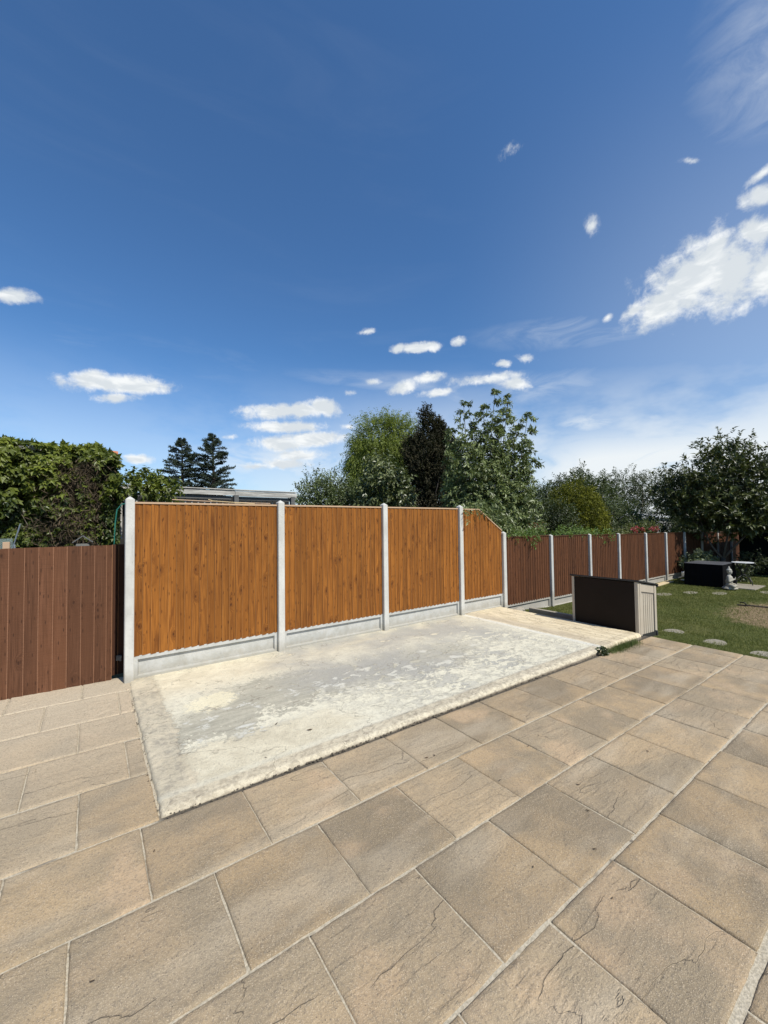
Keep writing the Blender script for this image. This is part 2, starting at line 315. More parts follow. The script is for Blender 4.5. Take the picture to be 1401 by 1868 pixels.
    ck = g.m('ABSOLUTE', g.m('SUBTRACT', g.noise(g.scale(p, (3.2, 1.4, 1)), 1.5, 4, .55), .5)); ck = g.ss(ck, .008, .002)
    ys2 = g.mix(g.m('MULTIPLY', ck, .7), ys2, (.16, .12, .08))
    col = g.mix(rt, col, ys2)
    br = g.m('MULTIPLY', g.ss(g.m('ADD', x, g.m('MULTIPLY', w, .1)), 5.95, 6.0), g.ss(x, 6.35, 6.05)); col = g.mix(g.m('MULTIPLY', br, .55), col, (.36, .30, .22))
    rim = g.m('MULTIPLY', g.ss(x, 5.82, 5.88), g.ss(x, 5.97, 5.93)); col = g.mix(g.m('MULTIPLY', rim, .6), col, (.66, .64, .56))
    # dirt pits and side faces
    col = g.mix(g.ss(n4, .54, .70, 0., .55), col, (.24, .21, .165))
    n5 = g.noise(p, 48, 5, .7); col = g.mix(g.ss(n5, .38, .62, .10, 0.), col, (.70, .65, .50))
    col = g.mix(g.ss(n3, .56, .72, 0., .45), col, (.30, .265, .21))
    hc = g.ss(g.m('ABSOLUTE', g.m('SUBTRACT', g.noise(g.scale(p, (.9, 1.1, 1)), 1.1, 8, .5), .5)), .0035, .0008); col = g.mix(g.m('MULTIPLY', hc, .5), col, (.16, .135, .10))
    pt = g.vor(p, 34); ptm = g.m('MULTIPLY', g.ss(g.m('ADD', pt.outputs['Distance'], g.m('MULTIPLY', n4, .3)), .38, .26), g.ss(g.xyz(pt.outputs['Color'])[0], .90, .93))
    col = g.mix(g.m('MULTIPLY', ptm, .6), col, (.14, .12, .09))
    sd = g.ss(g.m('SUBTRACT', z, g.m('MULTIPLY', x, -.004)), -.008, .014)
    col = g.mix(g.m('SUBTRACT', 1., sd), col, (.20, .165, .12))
    g.put(b.inputs['Base Color'], col); b.inputs['Roughness'].default_value = .9; b.inputs['Specular IOR Level'].default_value = .25
    h = g.m('ADD', g.m('MULTIPLY', n3, .8), g.m('ADD', g.m('MULTIPLY', n4, .25), g.m('MULTIPLY', n2, .6)))
    h = g.m('ADD', h, g.m('MULTIPLY', g.m('SUBTRACT', flake, .5), g.m('MULTIPLY', zone, .35)))
    h = g.m('ADD', h, g.m('MULTIPLY', g.m('MAXIMUM', lb, g.m('MAXIMUM', fb, fr)), g.m('MULTIPLY', g.noise(p, 34, 6, .75), 1.5)))
    bump(g, b, h, .009, .9); return m

def mat_lawn():
    m, g, b = new_mat('lawn_turf'); p = g.pos(); x, y, z = g.xyz(p)
    n = g.noise(p, 1.2, 5, .6, .3); f = g.noise(p, 40, 5, .7); f2 = g.noise(p, 9, 4, .65)
    col = g.mix(g.ss(f, .3, .7), (.045, .060, .016), (.120, .130, .040))
    col = g.mix(g.ss(n, .45, .72, 0., .55), col, (.15, .14, .055))
    w = g.m('MULTIPLY', g.m('SUBTRACT', f2, .5), 1.2); w2 = g.m('MULTIPLY', g.m('SUBTRACT', n, .5), 2.6)
    dx = g.m('DIVIDE', g.m('SUBTRACT', g.m('ADD', x, w2), 11.9), 1.9); dy = g.m('DIVIDE', g.m('SUBTRACT', g.m('ADD', y, w), 1.9), 1.15)
    e = g.ss(g.m('ADD', g.m('MULTIPLY', dx, dx), g.m('MULTIPLY', dy, dy)), 1.2, .6)
    soil = g.mix(g.ss(g.noise(p, 14, 6, .7), .35, .68), (.33, .235, .14), (.15, .11, .06))
    col = g.mix(g.m('MULTIPLY', e, .9), col, soil)
    g.put(b.inputs['Base Color'], col); b.inputs['Roughness'].default_value = .95; b.inputs['Specular IOR Level'].default_value = .1
    bump(g, b, g.m('ADD', f, f2), .03); return m

# ============================== MESH HELPERS ==============================
def link(name, me, mat=None, parent=None, loc=None):
    o = bpy.data.objects.new(name, me); COL.objects.link(o)
    if mat is not None:
        for mm in (mat if isinstance(mat, (list, tuple)) else [mat]): me.materials.append(mm)
    if parent is not None:
        o.parent = parent
        o.matrix_parent_inverse = Matrix.Translation(-Vector(parent.location))
    return o
def tag(o, label=None, cat=None, group=None, kind=None):
    if label: o['label'] = label
    if cat: o['category'] = cat
    if group: o['group'] = group
    if kind: o['kind'] = kind
    return o
def thing(name, label, cat, loc=(0, 0, 0), group=None):
    o = bpy.data.objects.new(name, None); COL.objects.link(o); o.location = loc; o.empty_display_size = .2
    return tag(o, label, cat, group)
def bmo(name, bm, mat, parent=None, smooth=False):
    bmesh.ops.recalc_face_normals(bm, faces=bm.faces[:])
    me = bpy.data.meshes.new(name); bm.to_mesh(me); bm.free()
    if smooth: me.polygons.foreach_set('use_smooth', [True]*len(me.polygons))
    return link(name, me, mat, parent)
def box(bm, x0, x1, y0, y1, z0, z1, bevel=0., M=None):
    r = bmesh.ops.create_cube(bm, size=1); vs = r['verts']
    for v in vs: v.co = Vector(((x0+x1)/2+v.co.x*(x1-x0), (y0+y1)/2+v.co.y*(y1-y0), (z0+z1)/2+v.co.z*(z1-z0)))
    if bevel > 0:
        es = list({e for v in vs for e in v.link_edges})
        rr = bmesh.ops.bevel(bm, geom=es, offset=bevel, segments=2, affect='EDGES', profile=.7)
        vs = list({v for f in rr['faces'] for v in f.verts} | {v for v in vs if v.is_valid})
    if M is not None:
        for v in vs: v.co = M @ v.co
    return vs
def tube(bm, pts, radii, seg=7, cap=True):
    rings = []; pts = [Vector(p) for p in pts]
    if not isinstance(radii, (list, tuple)): radii = [radii]*len(pts)
    ref = Vector((0, 0, 1))
    for i, p in enumerate(pts):
        d = (pts[min(i+1, len(pts)-1)] - pts[max(i-1, 0)]).normalized()
        a = d.cross(ref)
        if a.length < .05: a = d.cross(Vector((1, 0, 0)))
        a.normalize(); c = d.cross(a)
        rings.append([bm.verts.new(p + (a*math.cos(2*PI*k/seg) + c*math.sin(2*PI*k/seg))*radii[i]) for k in range(seg)])
    for i in range(len(rings)-1):
        for k in range(seg): bm.faces.new((rings[i][k], rings[i][(k+1) % seg], rings[i+1][(k+1) % seg], rings[i+1][k]))
    if cap: bm.faces.new(rings[0][::-1]); bm.faces.new(rings[-1])
def np_mesh(name, V, F, rndv=None, extra=None, edge=None):
    """V (n,3); F (m,k) constant size faces; rndv per-face float"""
    me = bpy.data.meshes.new(name); k = F.shape[1]
    me.vertices.add(len(V)); me.vertices.foreach_set('co', V.astype(np.float32).ravel())
    me.loops.add(F.size); me.loops.foreach_set('vertex_index', F.astype(np.int32).ravel())
    me.polygons.add(len(F)); me.polygons.foreach_set('loop_start', np.arange(0, F.size, k, dtype=np.int32))
    me.update(calc_edges=True)
    if rndv is not None:
        a = me.attributes.new('rnd', 'FLOAT', 'FACE'); a.data.foreach_set('value', rndv.astype(np.float32))
    if edge is not None:
        a = me.attributes.new('edge', 'FLOAT', 'FACE'); a.data.foreach_set('value', edge.astype(np.float32))
    if extra is not None:
        a = me.attributes.new('bu', 'FLOAT', 'POINT'); a.data.foreach_set('value', extra.astype(np.float32))
    me.polygons.foreach_set('use_smooth', np.zeros(len(F), bool)); me.validate(); return me

MW = {}
MW['orange'] = mat_wood('orange_stained_softwood', (.100, .030, .004), (.200, .070, .009), (.310, .116, .017), (.050, .014, .003))
MW['brown'] = mat_wood('brown_stained_softwood', (.042, .015, .006), (.078, .028, .010), (.120, .047, .018), (.016, .006, .003), .6, edge=(.13, .055, .025))
MW['redbrown'] = mat_wood('red_brown_painted_boards', (.070, .028, .012), (.110, .045, .020), (.132, .057, .028), (.034, .013, .006), .6, True, edge=(.30, .155, .09))
MW['recess'] = mat_wood('dark_brown_boards', (.045, .018, .009), (.068, .028, .014), (.08, .034, .018), (.02, .009, .005), .6, True)
MW['cap'] = mat_wood('pale_pine_strip', (.42, .27, .16), (.52, .36, .23), (.60, .43, .28), (.25, .13, .06), .6)
MW['grey'] = mat_wood('weathered_grey_timber', (.10, .098, .088), (.19, .185, .165), (.30, .295, .27), (.045, .042, .038), .6)
MW['plank'] = mat_wood('new_yellow_plank', (.50, .36, .17), (.60, .45, .24), (.66, .52, .30), (.30, .17, .07), .6)
M_post = mat_concrete('pale_cast_concrete', (.46, .45, .405), (.56, .55, .50), st=.5)
M_gravel = mat_concrete('grey_cast_concrete', (.40, .40, .365), (.49, .485, .45), sc=5, st=.4)
M_oldpost = mat_concrete('older_cast_concrete', (.40, .39, .36), (.52, .51, .47), st=.45)
M_kerb = mat_concrete('kerb_concrete', (.30, .275, .23), (.40, .37, .31), st=.4)
M_stone = mat_concrete('stepping_stone', (.22, .20, .16), (.30, .28, .23), st=.5)

# ============================== THE GROUND ==============================
bm = bmesh.new(); 
vs = [bm.verts.new(p) for p in ((-3000, -3000, -.34), (3000, -3000, -.34), (3000, 3000, -.34), (-3000, 3000, -.34))]; bm.faces.new(vs)
tag(bmo('ground', bm, mat_simple('rough_ground', (.05, .06, .025), (.10, .10, .05), .6, .95, bs=6, bd=.02)), kind='structure')

def slab_patio():
    V, F, rv, mi = [], [], [], []
    rows = [(-1.33, -.74, 1.09), (-.73, -.12, .8), (-.11, .50, .80), (.52, 1.12, .515), (1.12, 1.705, .20), (1.705, 2.295, -.063), (2.295, 2.885, .25), (2.885, 3.48, -.055), (3.48, 4.085, .245), (4.085, 4.69, -.066), (4.69, 5.31, .25), (5.31, 5.80, -.062)]
    n = 14
    for ri, (ya, yb, ph) in enumerate(rows):
        k0 = math.floor((-3.2-ph)/.597)
        xs = [ph+.597*k for k in range(k0, 25)]
        # widths vary a little
        xs = [x + (rnd.uniform(-.006, .006)) for x in xs]
        xend = 7.36 if ya < 2.88 else (.36 if ya < 5.2 else .40)
        out = []
        for i in range(len(xs)-1):
            a, b2 = xs[i], xs[i+1]
            if a >= xend-.03: break
            out.append((a, min(b2, xend)))
        for (a, b2) in out:
            if b2 < -3 or b2-a < .06: continue
            jw = .0075
            xa, xb, y0, y1 = a+jw*rnd.uniform(.25, .8), b2-jw*rnd.uniform(.25, .8), ya+jw*rnd.uniform(.5, 1.6), yb-jw*rnd.uniform(.5, 1.6)-(.018 if abs(yb-2.885) < .01 and a > .2 else 0)
            base = len(V); r = rnd.random(); dz = rnd.uniform(-.0015, .0015); tx = rnd.uniform(-.002, .002); ty = rnd.uniform(-.002, .002)
            for j in range(n+1):
                for i in range(n+1):
                    u, v = i/n, j/n
                    # denser towards the rim so the arris can round over
                    u = .5-.5*math.cos(PI*u); v = .5-.5*math.cos(PI*v)
                    x, y = xa+(xb-xa)*u, y0+(yb-0-0-y0 if False else (y1-y0))*v
                    e = min(min(u, 1-u)*(xb-xa), min(v, 1-v)*(y1-y0))
                    z = gz(x, y) + dz + tx*(u-.5) + ty*(v-.5)
                    z += .0035*noise.noise(Vector((x*3.1+r*50, y*3.1, 0))) + .002*noise.noise(Vector((x*9+r*50, y*9, 0)))
                    if e < .002: z -= .0055; 
                    if i in (0, n): x += .004*noise.noise(Vector((y*14, r*90, i)))+.003*noise.noise(Vector((y*60, r*90, i)))
                    if j in (0, n): y += .004*noise.noise(Vector((x*14, r*90, 7+j)))+.003*noise.noise(Vector((x*60, r*90, 7+j)))
                    V.append((x, y, z))
            for j in range(n):
                for i in range(n):
                    q = base+j*(n+1)+i; F.append((q, q+1, q+n+2, q+n+1)); rv.append(r)
            ring = [base+i for i in range(n+1)] + [base+j*(n+1)+n for j in range(1, n+1)] + [base+n*(n+1)+i for i in range(n-1, -1, -1)] + [base+j*(n+1) for j in range(n-1, 0, -1)]
            sb = len(V)
            for q in ring: V.append((V[q][0], V[q][1], V[q][2]-.03))
            for i in range(len(ring)):
                k = (i+1) % len(ring); F.append((ring[i], sb+i, sb+k, ring[k])); rv.append(r)
    ns = len(F)
    # mortar bed just below the slab faces
    xs = np.linspace(-3.2, 7.345, 60); ys = np.linspace(-1.5, 5.83, 40); base = len(V)
    for y in ys:
        for x in xs: V.append((x, y, gz(x, y)-.0075+.0015*noise.noise(Vector((x*6, y*6, 4)))))
    for j in range(39):
        for i in range(59):
            q = base+j*60+i
            F.append((q, q+1, q+61, q+60)); rv.append(.5)
    me = np_mesh('patio', np.array(V), np.array(F), np.array(rv))
    o = link('patio', me, [mat_paving(), mat_mortar()])
    idx = np.zeros(len(F), np.int32); idx[ns:] = 1; me.polygons.foreach_set('material_index', idx)
    sm = np.ones(len(F), bool); me.polygons.foreach_set('use_smooth', sm)
    return tag(o, kind='structure')
slab_patio()

def concrete_base():
    xs = np.concatenate([np.arange(.36, .72, .012), np.arange(.72, 6.9, .03), np.arange(6.9, 7.101, .012)])
    ys = np.concatenate([np.arange(2.89, 3.14, .0075), np.arange(3.14, 5.66, .03)])
    nx, ny = len(xs), len(ys); V = []
    for j, y in enumerate(ys):
        for i, x in enumerate(xs):
            X, Y = x, y
            ef = (y-2.89); er = 7.10-x; el = x-.36
            nn = noise.noise(Vector((x*2.2, 0, 3)))*.012 + noise.noise(Vector((x*7, y*11, 3)))*.008 + noise.noise(Vector((x*34, y*30, 8)))*.003
            if ef < .2: Y += nn*(1-ef/.2)
            nn2 = noise.noise(Vector((y*3, 0, 9)))*.010 + noise.noise(Vector((x*14, y*14, 5)))*.009
            if el < .15: X += nn2*(1-el/.15)
            if er < .15: X += nn2*(1-er/.15)
            top = .030 - .006*max(0, (x-.4))/6 + .004*noise.noise(Vector((x*1.3, y*1.3, 0)))
            if x > 5.95: top += .006*min(1, (x-5.95)/.02)
            rough = .004*noise.noise(Vector((x*16, y*16, 2)))
            z = top + rough*(.9 if (ef < .18 or el < .25 or x > 5.95) else .25)
            z += .004*noise.noise(Vector((x*38, y*38, 6)))*max(0, 1-ef/.10)
            for e, w in ((ef, .05), (el, .035), (er, .04)):
                if e < w: z -= (.030)*(1-e/w)**2.0
            if abs(x-.60) < .02 and y > 3.0: z -= .004*(1-abs(x-.60)/.02)
            if ef < .001 or el < .001 or er < .001: z = gz(x, y)-.10
            V.append((X, Y, z))
    F = [(j*nx+i, j*nx+i+1, (j+1)*nx+i+1, (j+1)*nx+i) for j in range(ny-1) for i in range(nx-1)]
    me = np_mesh('concrete_base', np.array(V), np.array(F)); me.polygons.foreach_set('use_smooth', np.ones(len(F), bool))
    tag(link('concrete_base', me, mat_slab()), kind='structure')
concrete_base()
# crumbs of mortar and dirt along the broken front edge
def crumbs():
    m = mat_simple('edge_rubble', (.16, .13, .09), (.05, .04, .028), 30, .95, bs=90)
    bm = bmesh.new()
    for i in range(520):
        x = rnd.uniform(.4, 6.2); y = 2.885 + rnd.gauss(0, .012); s = rnd.uniform(.002, .007)*(1.5 if 1.2 < x < 4.5 else 1)
        r = bmesh.ops.create_icosphere(bm, subdivisions=1, radius=s)
        for v in r['verts']: v.co = Vector((v.co.x*rnd.uniform(.8, 1.6)+x, v.co.y+y, v.co.z*.6*rnd.uniform(.7, 1.2)+gz(x, y)+s*.3))
    for i in range(50):
        y = rnd.uniform(2.95, 5.4); x = .355 + rnd.gauss(0, .008); s = rnd.uniform(.002, .007)
        r = bmesh.ops.create_icosphere(bm, subdivisions=1, radius=s)
        for v in r['verts']: v.co = Vector((v.co.x+x, v.co.y+y, v.co.z*.6+gz(x, y)+s*.3))
    tag(bmo('rubble', bm, m), 'crumbs of mortar and dirt along the broken front edge of the concrete base', 'rubble', kind='stuff')
crumbs()
def debris():
    m = mat_simple('dry_leaf_litter', (.10, .06, .03), (.05, .035, .02), 30, .9)
    bm = bmesh.new()
    for (x, y, s) in [(1.36, 3.56, .020), (1.55, 3.28, .026), (2.12, 2.41, .016), (2.19, 2.40, .012), (2.9, 2.05, .012), (2.35, 1.9, .010), (2.75, 1.55, .014), (2.28, 1.2, .012), (2.55, 1.38, .012), (3.6, 1.45, .012), (-.30, 1.99, .012), (.02, 2.03, .010), (.3, 2.62, .010), (1.9, 1.33, .008), (1.1, 3.1, .012), (2.05, 1.0, .008)]:
        z = (.031 if y > 2.95 else gz(x, y)+.003); a = rnd.uniform(0, 6.28)
        pts = [(-1, 0, .1), (-.2, .35, .0), (1, .05, .25), (-.1, -.35, .15)]
        vv = [bm.verts.new((x+s*(p[0]*math.cos(a)-p[1]*math.sin(a)), y+s*(p[0]*math.sin(a)+p[1]*math.cos(a)), z+s*p[2]+.002)) for p in pts]
        ww = [bm.verts.new(v.co+Vector((0, 0, .002))) for v in vv]
        bm.faces.new(vv[::-1]); bm.faces.new(ww)
        for i in range(4): bm.faces.new((vv[i], vv[(i+1) % 4], ww[(i+1) % 4], ww[i]))
    tag(bmo('leaf_litter', bm, m), 'small dry leaf scraps scattered on the patio and concrete', 'leaf litter', kind='stuff')
debris()

def lawn_z(x, y):
    t = min(1, max(0, (x-7.3)/1.6)); return -.105 - .10*t
def lawn():
    xs = np.concatenate([np.arange(7.0, 10, .15), np.arange(10, 25.01, .5)]); ys = np.concatenate([np.arange(-14, 0, 1.), np.arange(0, 5.7, .2)])
    V = np.array([(x, y, lawn_z(x, y)+.008*noise.noise(Vector((x*2, y*2, 0)))) for y in ys for x in xs]); nx = len(xs)
    F = np.array([(j*nx+i, j*nx+i+1, (j+1)*nx+i+1, (j+1)*nx+i) for j in range(len(ys)-1) for i in range(nx-1)])
    me = np_mesh('lawn', V, F); me.polygons.foreach_set('use_smooth', np.ones(len(F), bool))
    tag(link('lawn', me, mat_lawn()), kind='structure')
lawn()
def unit(a): return a/np.maximum(np.linalg.norm(a, axis=-1, keepdims=True), 1e-9)
def grass(name, P, L, W, lean, label=None, mat=None, rv=None):
    n = len(P); a = nr.uniform(0, 2*PI, n); th = np.abs(nr.normal(0, lean, n))
    A = np.stack([np.cos(a)*np.sin(th), np.sin(a)*np.sin(th), np.cos(th)], 1)
    b = nr.uniform(0, 2*PI, n); Sd = np.stack([np.cos(b), np.sin(b), np.zeros(n)], 1)
    V = np.stack([P-Sd*W[:, None], P+Sd*W[:, None], P+A*L[:, None]], 1).reshape(-1, 3)
    F = np.arange(n*3).reshape(-1, 3)
    return link(name, np_mesh(name, V, F, nr.uniform(0, 1, n) if rv is None else rv), mat)
M_grass = mat_leaf('grass_blades', (.070, .090, .020), (.240, .235, .075), .6, .25, .2)
n = 230000
X = 7.37 + 12.5*nr.beta(1, 1.5, n); Y = nr.uniform(-1.5, 5.55, n)
k = (X-11.9)/1.95; q = (Y-1.9)/1.2
keep = (Y < 5.55-0*X) & (Y > 1.2-(X-7.3)*.45) & ((k*k+q*q > 1.0+nr.normal(0, .38, n)) | (nr.uniform(0, 1, n) < .22)) & ~((X < 7.85) & (Y > 2.88) & (Y < 4.06))
X, Y = X[keep], Y[keep]; Z = -.105-.10*np.clip((X-7.3)/1.6, 0, 1)
L = nr.uniform(.018, .045, len(X))*(1-.35*(nr.uniform(0, 1, len(X)) < .5))
P = np.stack([X, Y, Z-.004], 1)
tag(grass('grass', P, L, np.full(len(X), .0035)*(1+(X-7)/6), .5, mat=M_grass), 'short mown grass growing over the garden behind the patio', 'grass', kind='stuff')

# ============================== FENCES ==============================
def boards(name, mat, parent, x0, x1, z0, top, yf, bw=.088, thick=.009, thin=.004, jit=.003, left=True):
    """vertical feather-edge boards from x0 to x1; yf = face plane; faces -Y"""
    V, F, rv, bu, eg = [], [], [], [], []
    x = x0; 
    while x < x1-.02:
        w = bw*rnd.uniform(.93, 1.07); xe = min(x+w, x1)
        if x1-xe < .03: xe = x1
        r = rnd.random(); s1, s2 = rnd.uniform(-.0022, .0022), rnd.uniform(-.0022, .0022); j = rnd.uniform(0, jit); jt = rnd.uniform(0, jit*.6)
        ta, tb = thin*rnd.uniform(.6, 1.2), thick*rnd.uniform(.85, 1.15)
        zt0, zt1 = top(x)-jt, top(xe)-jt; zb = z0-rnd.uniform(-.004, .004)
        b0 = len(V); ns = 8
        for i in range(ns+1):
            t = i/ns; bow = .0015*math.sin(t*PI*2)
            za, zb2 = zb+(zt0-zb)*t, zb+(zt1-zb)*t
            sh = s1*(1-t)+s2*t; c = .0055
            if left: V += [(x+sh, yf+.012, za), (x+sh, yf+.009-tb+bow, za), (x+sh+c, yf+.006-tb+bow, za), (xe+sh+.006, yf+.012-ta+bow, zb2), (xe+sh+.006, yf+.012, zb2)]; bu += [0, 0, c, w, w]
            else: V += [(x+sh-.006, yf+.012, za), (x+sh-.006, yf+.012-ta+bow, za), (xe+sh-c, yf+.006-tb+bow, zb2), (xe+sh, yf+.010-tb+bow, zb2), (xe+sh, yf+.012, zb2)]; bu += [0, 0, w-c, w, w]
        for i in range(ns):
            q = b0+i*5
            for a, b in ((0, 1), (1, 2), (2, 3), (3, 4)):
                F.append((q+a, q+b, q+b+5, q+a+5)); rv.append(r); eg.append(1. if (a == (1 if left else 2)) else 0.)
            F.append((q+4, q+0, q+5, q+9)); rv.append(r); eg.append(0.)
        q = b0+ns*5
        for tri in ((b0, b0+4, b0+3, b0+1), (q, q+1, q+3, q+4)): F.append(tri); rv.append(r); eg.append(0.)
        x = xe
    return link(name, np_mesh(name, np.array(V), np.array(F), np.array(rv), np.array(bu), np.array(eg)), mat, parent)

def post_bm(x, y, z0, z1, w=.095, d=.105, tip=.035):
    bm = bmesh.new(); c = .008
    prof = [(-w/2+c, -d/2), (w/2-c, -d/2), (w/2, -d/2+c), (w/2, d/2-c), (w/2-c, d/2), (-w/2+c, d/2), (-w/2, d/2-c), (-w/2, -d/2+c)]
    lv = []
    for (z, s) in ((z0, 1), (z0+(z1-tip-z0)*.33, 1.004), (z0+(z1-tip-z0)*.66, .998), (z1-tip, 1), (z1-.004, .22), (z1, .12)):
        lv.append([bm.verts.new((x+px*s, y+py*s, z)) for px, py in prof])
    for a, b in zip(lv, lv[1:]):
        for k in range(8): bm.faces.new((a[k], a[(k+1) % 8], b[(k+1) % 8], b[k]))
    bm.faces.new(lv[-1]); bm.faces.new(lv[0][::-1]); return bm
def gravel_bm(x0, x1, y, z0, z1, rim=.045, rec=.034, t=.05):
    bm = bmesh.new(); yb = y+t; rz = min(rim, (z1-z0)*.22)
    def q(xa, xb, za, zb, yy): return [bm.verts.new(p) for p in ((xa, yy, za), (xb, yy, za), (xb, yy, zb), (xa, yy, zb))]
    o_ = q(x0, x1, z0, z1, y); i1 = q(x0+rim, x1-rim, z0+rz, z1-rz, y); i2 = q(x0+rim+.012, x1-rim-.012, z0+rz+.014, z1-rz-.001, y+rec); bk = q(x0, x1, z0, z1, yb)
    for k in range(4):
        n_ = (k+1) % 4; bm.faces.new((o_[k], o_[n_], i1[n_], i1[k])); bm.faces.new((i1[k], i1[n_], i2[n_], i2[k])); bm.faces.new((o_[n_], o_[k], bk[k], bk[n_]))
    bm.faces.new(i2); bm.faces.new(bk[::-1]); return bm

YF = 5.604
nf = thing('panel_fence', 'tall new orange stained panel fence between white concrete posts behind the concrete base', 'fence', (.37, YF, 0))
PX = [.372, 2.209, 4.047, 5.886, 7.205]
for i, x in enumerate(PX):
    o = bmo('concrete_post', post_bm(x, YF, -.5, 2.165 if i < 4 else 1.62), M_post, nf)
    if i == 4: o['label'] = 'shorter end post where the panel slopes down'
def capbar(name, pts, parent, h=.022, y0=YF-.012, y1=YF+.034):
    bm = bmesh.new()
    prof = [(y0, 0), (y1, 0), (y1, h), (y0, h)]
    vs = [[bm.verts.new((px, y, pz+z)) for y, z in prof] for px, pz in pts]
    for a, b in zip(vs, vs[1:]):
        for k in range(4): bm.faces.new((a[k], a[(k+1) % 4], b[(k+1) % 4], b[k]))
    bm.faces.new(vs[0][::-1]); bm.faces.new(vs[-1])
    o = bmo(name, bm, MW['cap'], parent)
    return o
for i in range(4):
    xa, xb = PX[i]+.046, PX[i+1]-.046
    if i < 3:
        top = lambda x: 2.082; pts = [(xa, 2.082), (xb, 2.082)]
    else:
        top = lambda x: 2.075 if x < 6.44 else 2.075-(x-6.44)/(7.16-6.44)*.445
        pts = [(xa, 2.075), (6.44, 2.075), (xb, 1.632)]
    p = boards('panel', MW['orange'], nf, xa, xb, .292, top, YF-.002)
    if i == 3: p['label'] = 'short orange panel with a sloping top corner'
    capbar('capping_strip', pts, p)
    for z in (.42, 1.15, 1.85 if i < 3 else 1.5):
        bm = bmesh.new(); box(bm, xa, xb, YF+.012, YF+.05, z, z+.045); bmo('rail', bm, MW['orange'], p)
    z0 = .012 - .006*i
    bmo('gravel_board', gravel_bm(xa-.002, xb+.002, YF+.002, z0, .298), M_gravel, nf)

# older brown fence further down the garden, its tops stepping gently down
bf = thing('panel_fence', 'older dark brown panel fence with pale concrete posts beside the lawn', 'fence', (9, YF, -.2))
BX = [7.205, 8.985, 10.79, 12.43, 14.23, 15.80, 17.48, 19.25, 21.1, 22.9, 24.6]
def btop(x): return 1.513 - (x-8.98)*.0125
for i, x in enumerate(BX):
    if i: bmo('concrete_post', post_bm(x, YF, -.6, btop(x), w=.085, d=.10, tip=.025), M_oldpost, bf)
    if i < len(BX)-1:
        xa, xb = x+.045, BX[i+1]-.043; zt = btop((xa+xb)/2)-.045; zb = -.205-.0025*(x-9)
        p = boards('panel', MW['brown'], bf, xa, xb, zb+.20 if i > 0 else .02, lambda q_, zt=zt: zt, YF, bw=.092)
        bm = bmesh.new(); box(bm, xa, xb, YF-.012, YF+.03, zt-.002, zt+.020, .003); bmo('capping_strip', bm, MW['brown'], p)
        bmo('gravel_board', gravel_bm(xa-.002, xb+.002, YF+.004, zb-.05, (zb+.205) if i > 0 else .03), M_oldpost, bf)

# red-brown boarded fence on the left
lf = thing('board_fence', 'low red brown close boarded fence left of the first concrete post', 'fence', (-1, 5.78, 0))
boards('panel', MW['redbrown'], lf, -3.4, .212, .018, lambda x: 1.597, 5.778, bw=.124, thick=.012, thin=.006, jit=.002, left=False)
o = boards('return_panel', MW['recess'], lf, .216, .34, .03, lambda x: 1.597, 5.93, bw=.06, thick=.012)
o['label'] = 'darker set back boards beside the concrete post'
bm = bmesh.new(); box(bm, .175, .205, 5.791, 5.93, .03, 1.59, .003); bmo('end_post', bm, MW['recess'], lf)
for z in (.3, 1.0, 1.45):
    bm = bmesh.new(); box(bm, -3.4, .17, 5.792, 5.83, z, z+.06); bmo('rail', bm, MW['redbrown'], lf)
# small metal corner bracket low by the post
bm = bmesh.new(); box(bm, .262, .315, 5.895, 5.915, .20, .262, .004, None); box(bm, .295, .315, 5.86, 5.895, .20, .262, .003)
tag(bmo('bracket', bm, mat_simple('dull_metal', (.12, .12, .12), (.2, .2, .19), 20, .5, .6)), 'small grey metal bracket low on the fence beside the first white post', 'bracket')

# ============================== FOLIAGE TOOLS ==============================
def leaf_mesh(name, P, A, N, L, W, rv=None, fold=.14):
    n = len(P); A = unit(A); Sd = unit(np.cross(A, N)); N = np.cross(Sd, A)
    L = L[:, None]; W = W[:, None]
    mid = P + A*L*.42 + N*W*fold
    V = np.stack([P, mid+Sd*W*.5, P+A*L - N*L*.10, mid-Sd*W*.5], 1).reshape(-1, 3)
    i = np.arange(n)[:, None]*4
    F = np.concatenate([i+np.array([[0, 1, 2]]), i+np.array([[0, 2, 3]])], 1).reshape(-1, 3)
    if rv is None: rv = nr.uniform(0, 1, n)
    return np_mesh(name, V, F, np.repeat(rv, 2))
def sprigs(B, D, length, nl, L, W, droop=.0, spread=1.0, lrand=.3, curve=0.):
    """twigs at B pointing along D with nl leaves each; returns leaf arrays"""
    n = len(B); D = unit(D); length = np.broadcast_to(np.asarray(length, float), (n,))
    t = (np.arange(nl)+.5)/nl
    T = t[None, :, None]*length[:, None, None]
    P = B[:, None]+D[:, None]*T
    P[..., 2] -= curve*(T[..., 0]**2)
    R = nr.normal(size=(n, nl, 3)); R -= (R*D[:, None]).sum(-1, keepdims=True)*D[:, None]; R = unit(R)
    A = D[:, None]*.6 + R*spread; A[..., 2] -= droop
    N = nr.normal(size=(n, nl, 3))*.55 + np.array([0, -.15, 1.])
    rv = np.clip(nr.uniform(0, 1, (n, 1))*.6 + nr.uniform(0, .4, (n, nl)), 0, 1)
    k = n*nl
    s = 1+nr.uniform(-lrand, lrand, k)
    return P.reshape(-1, 3), A.reshape(-1, 3), N.reshape(-1, 3), L*s, W*s, rv.ravel()
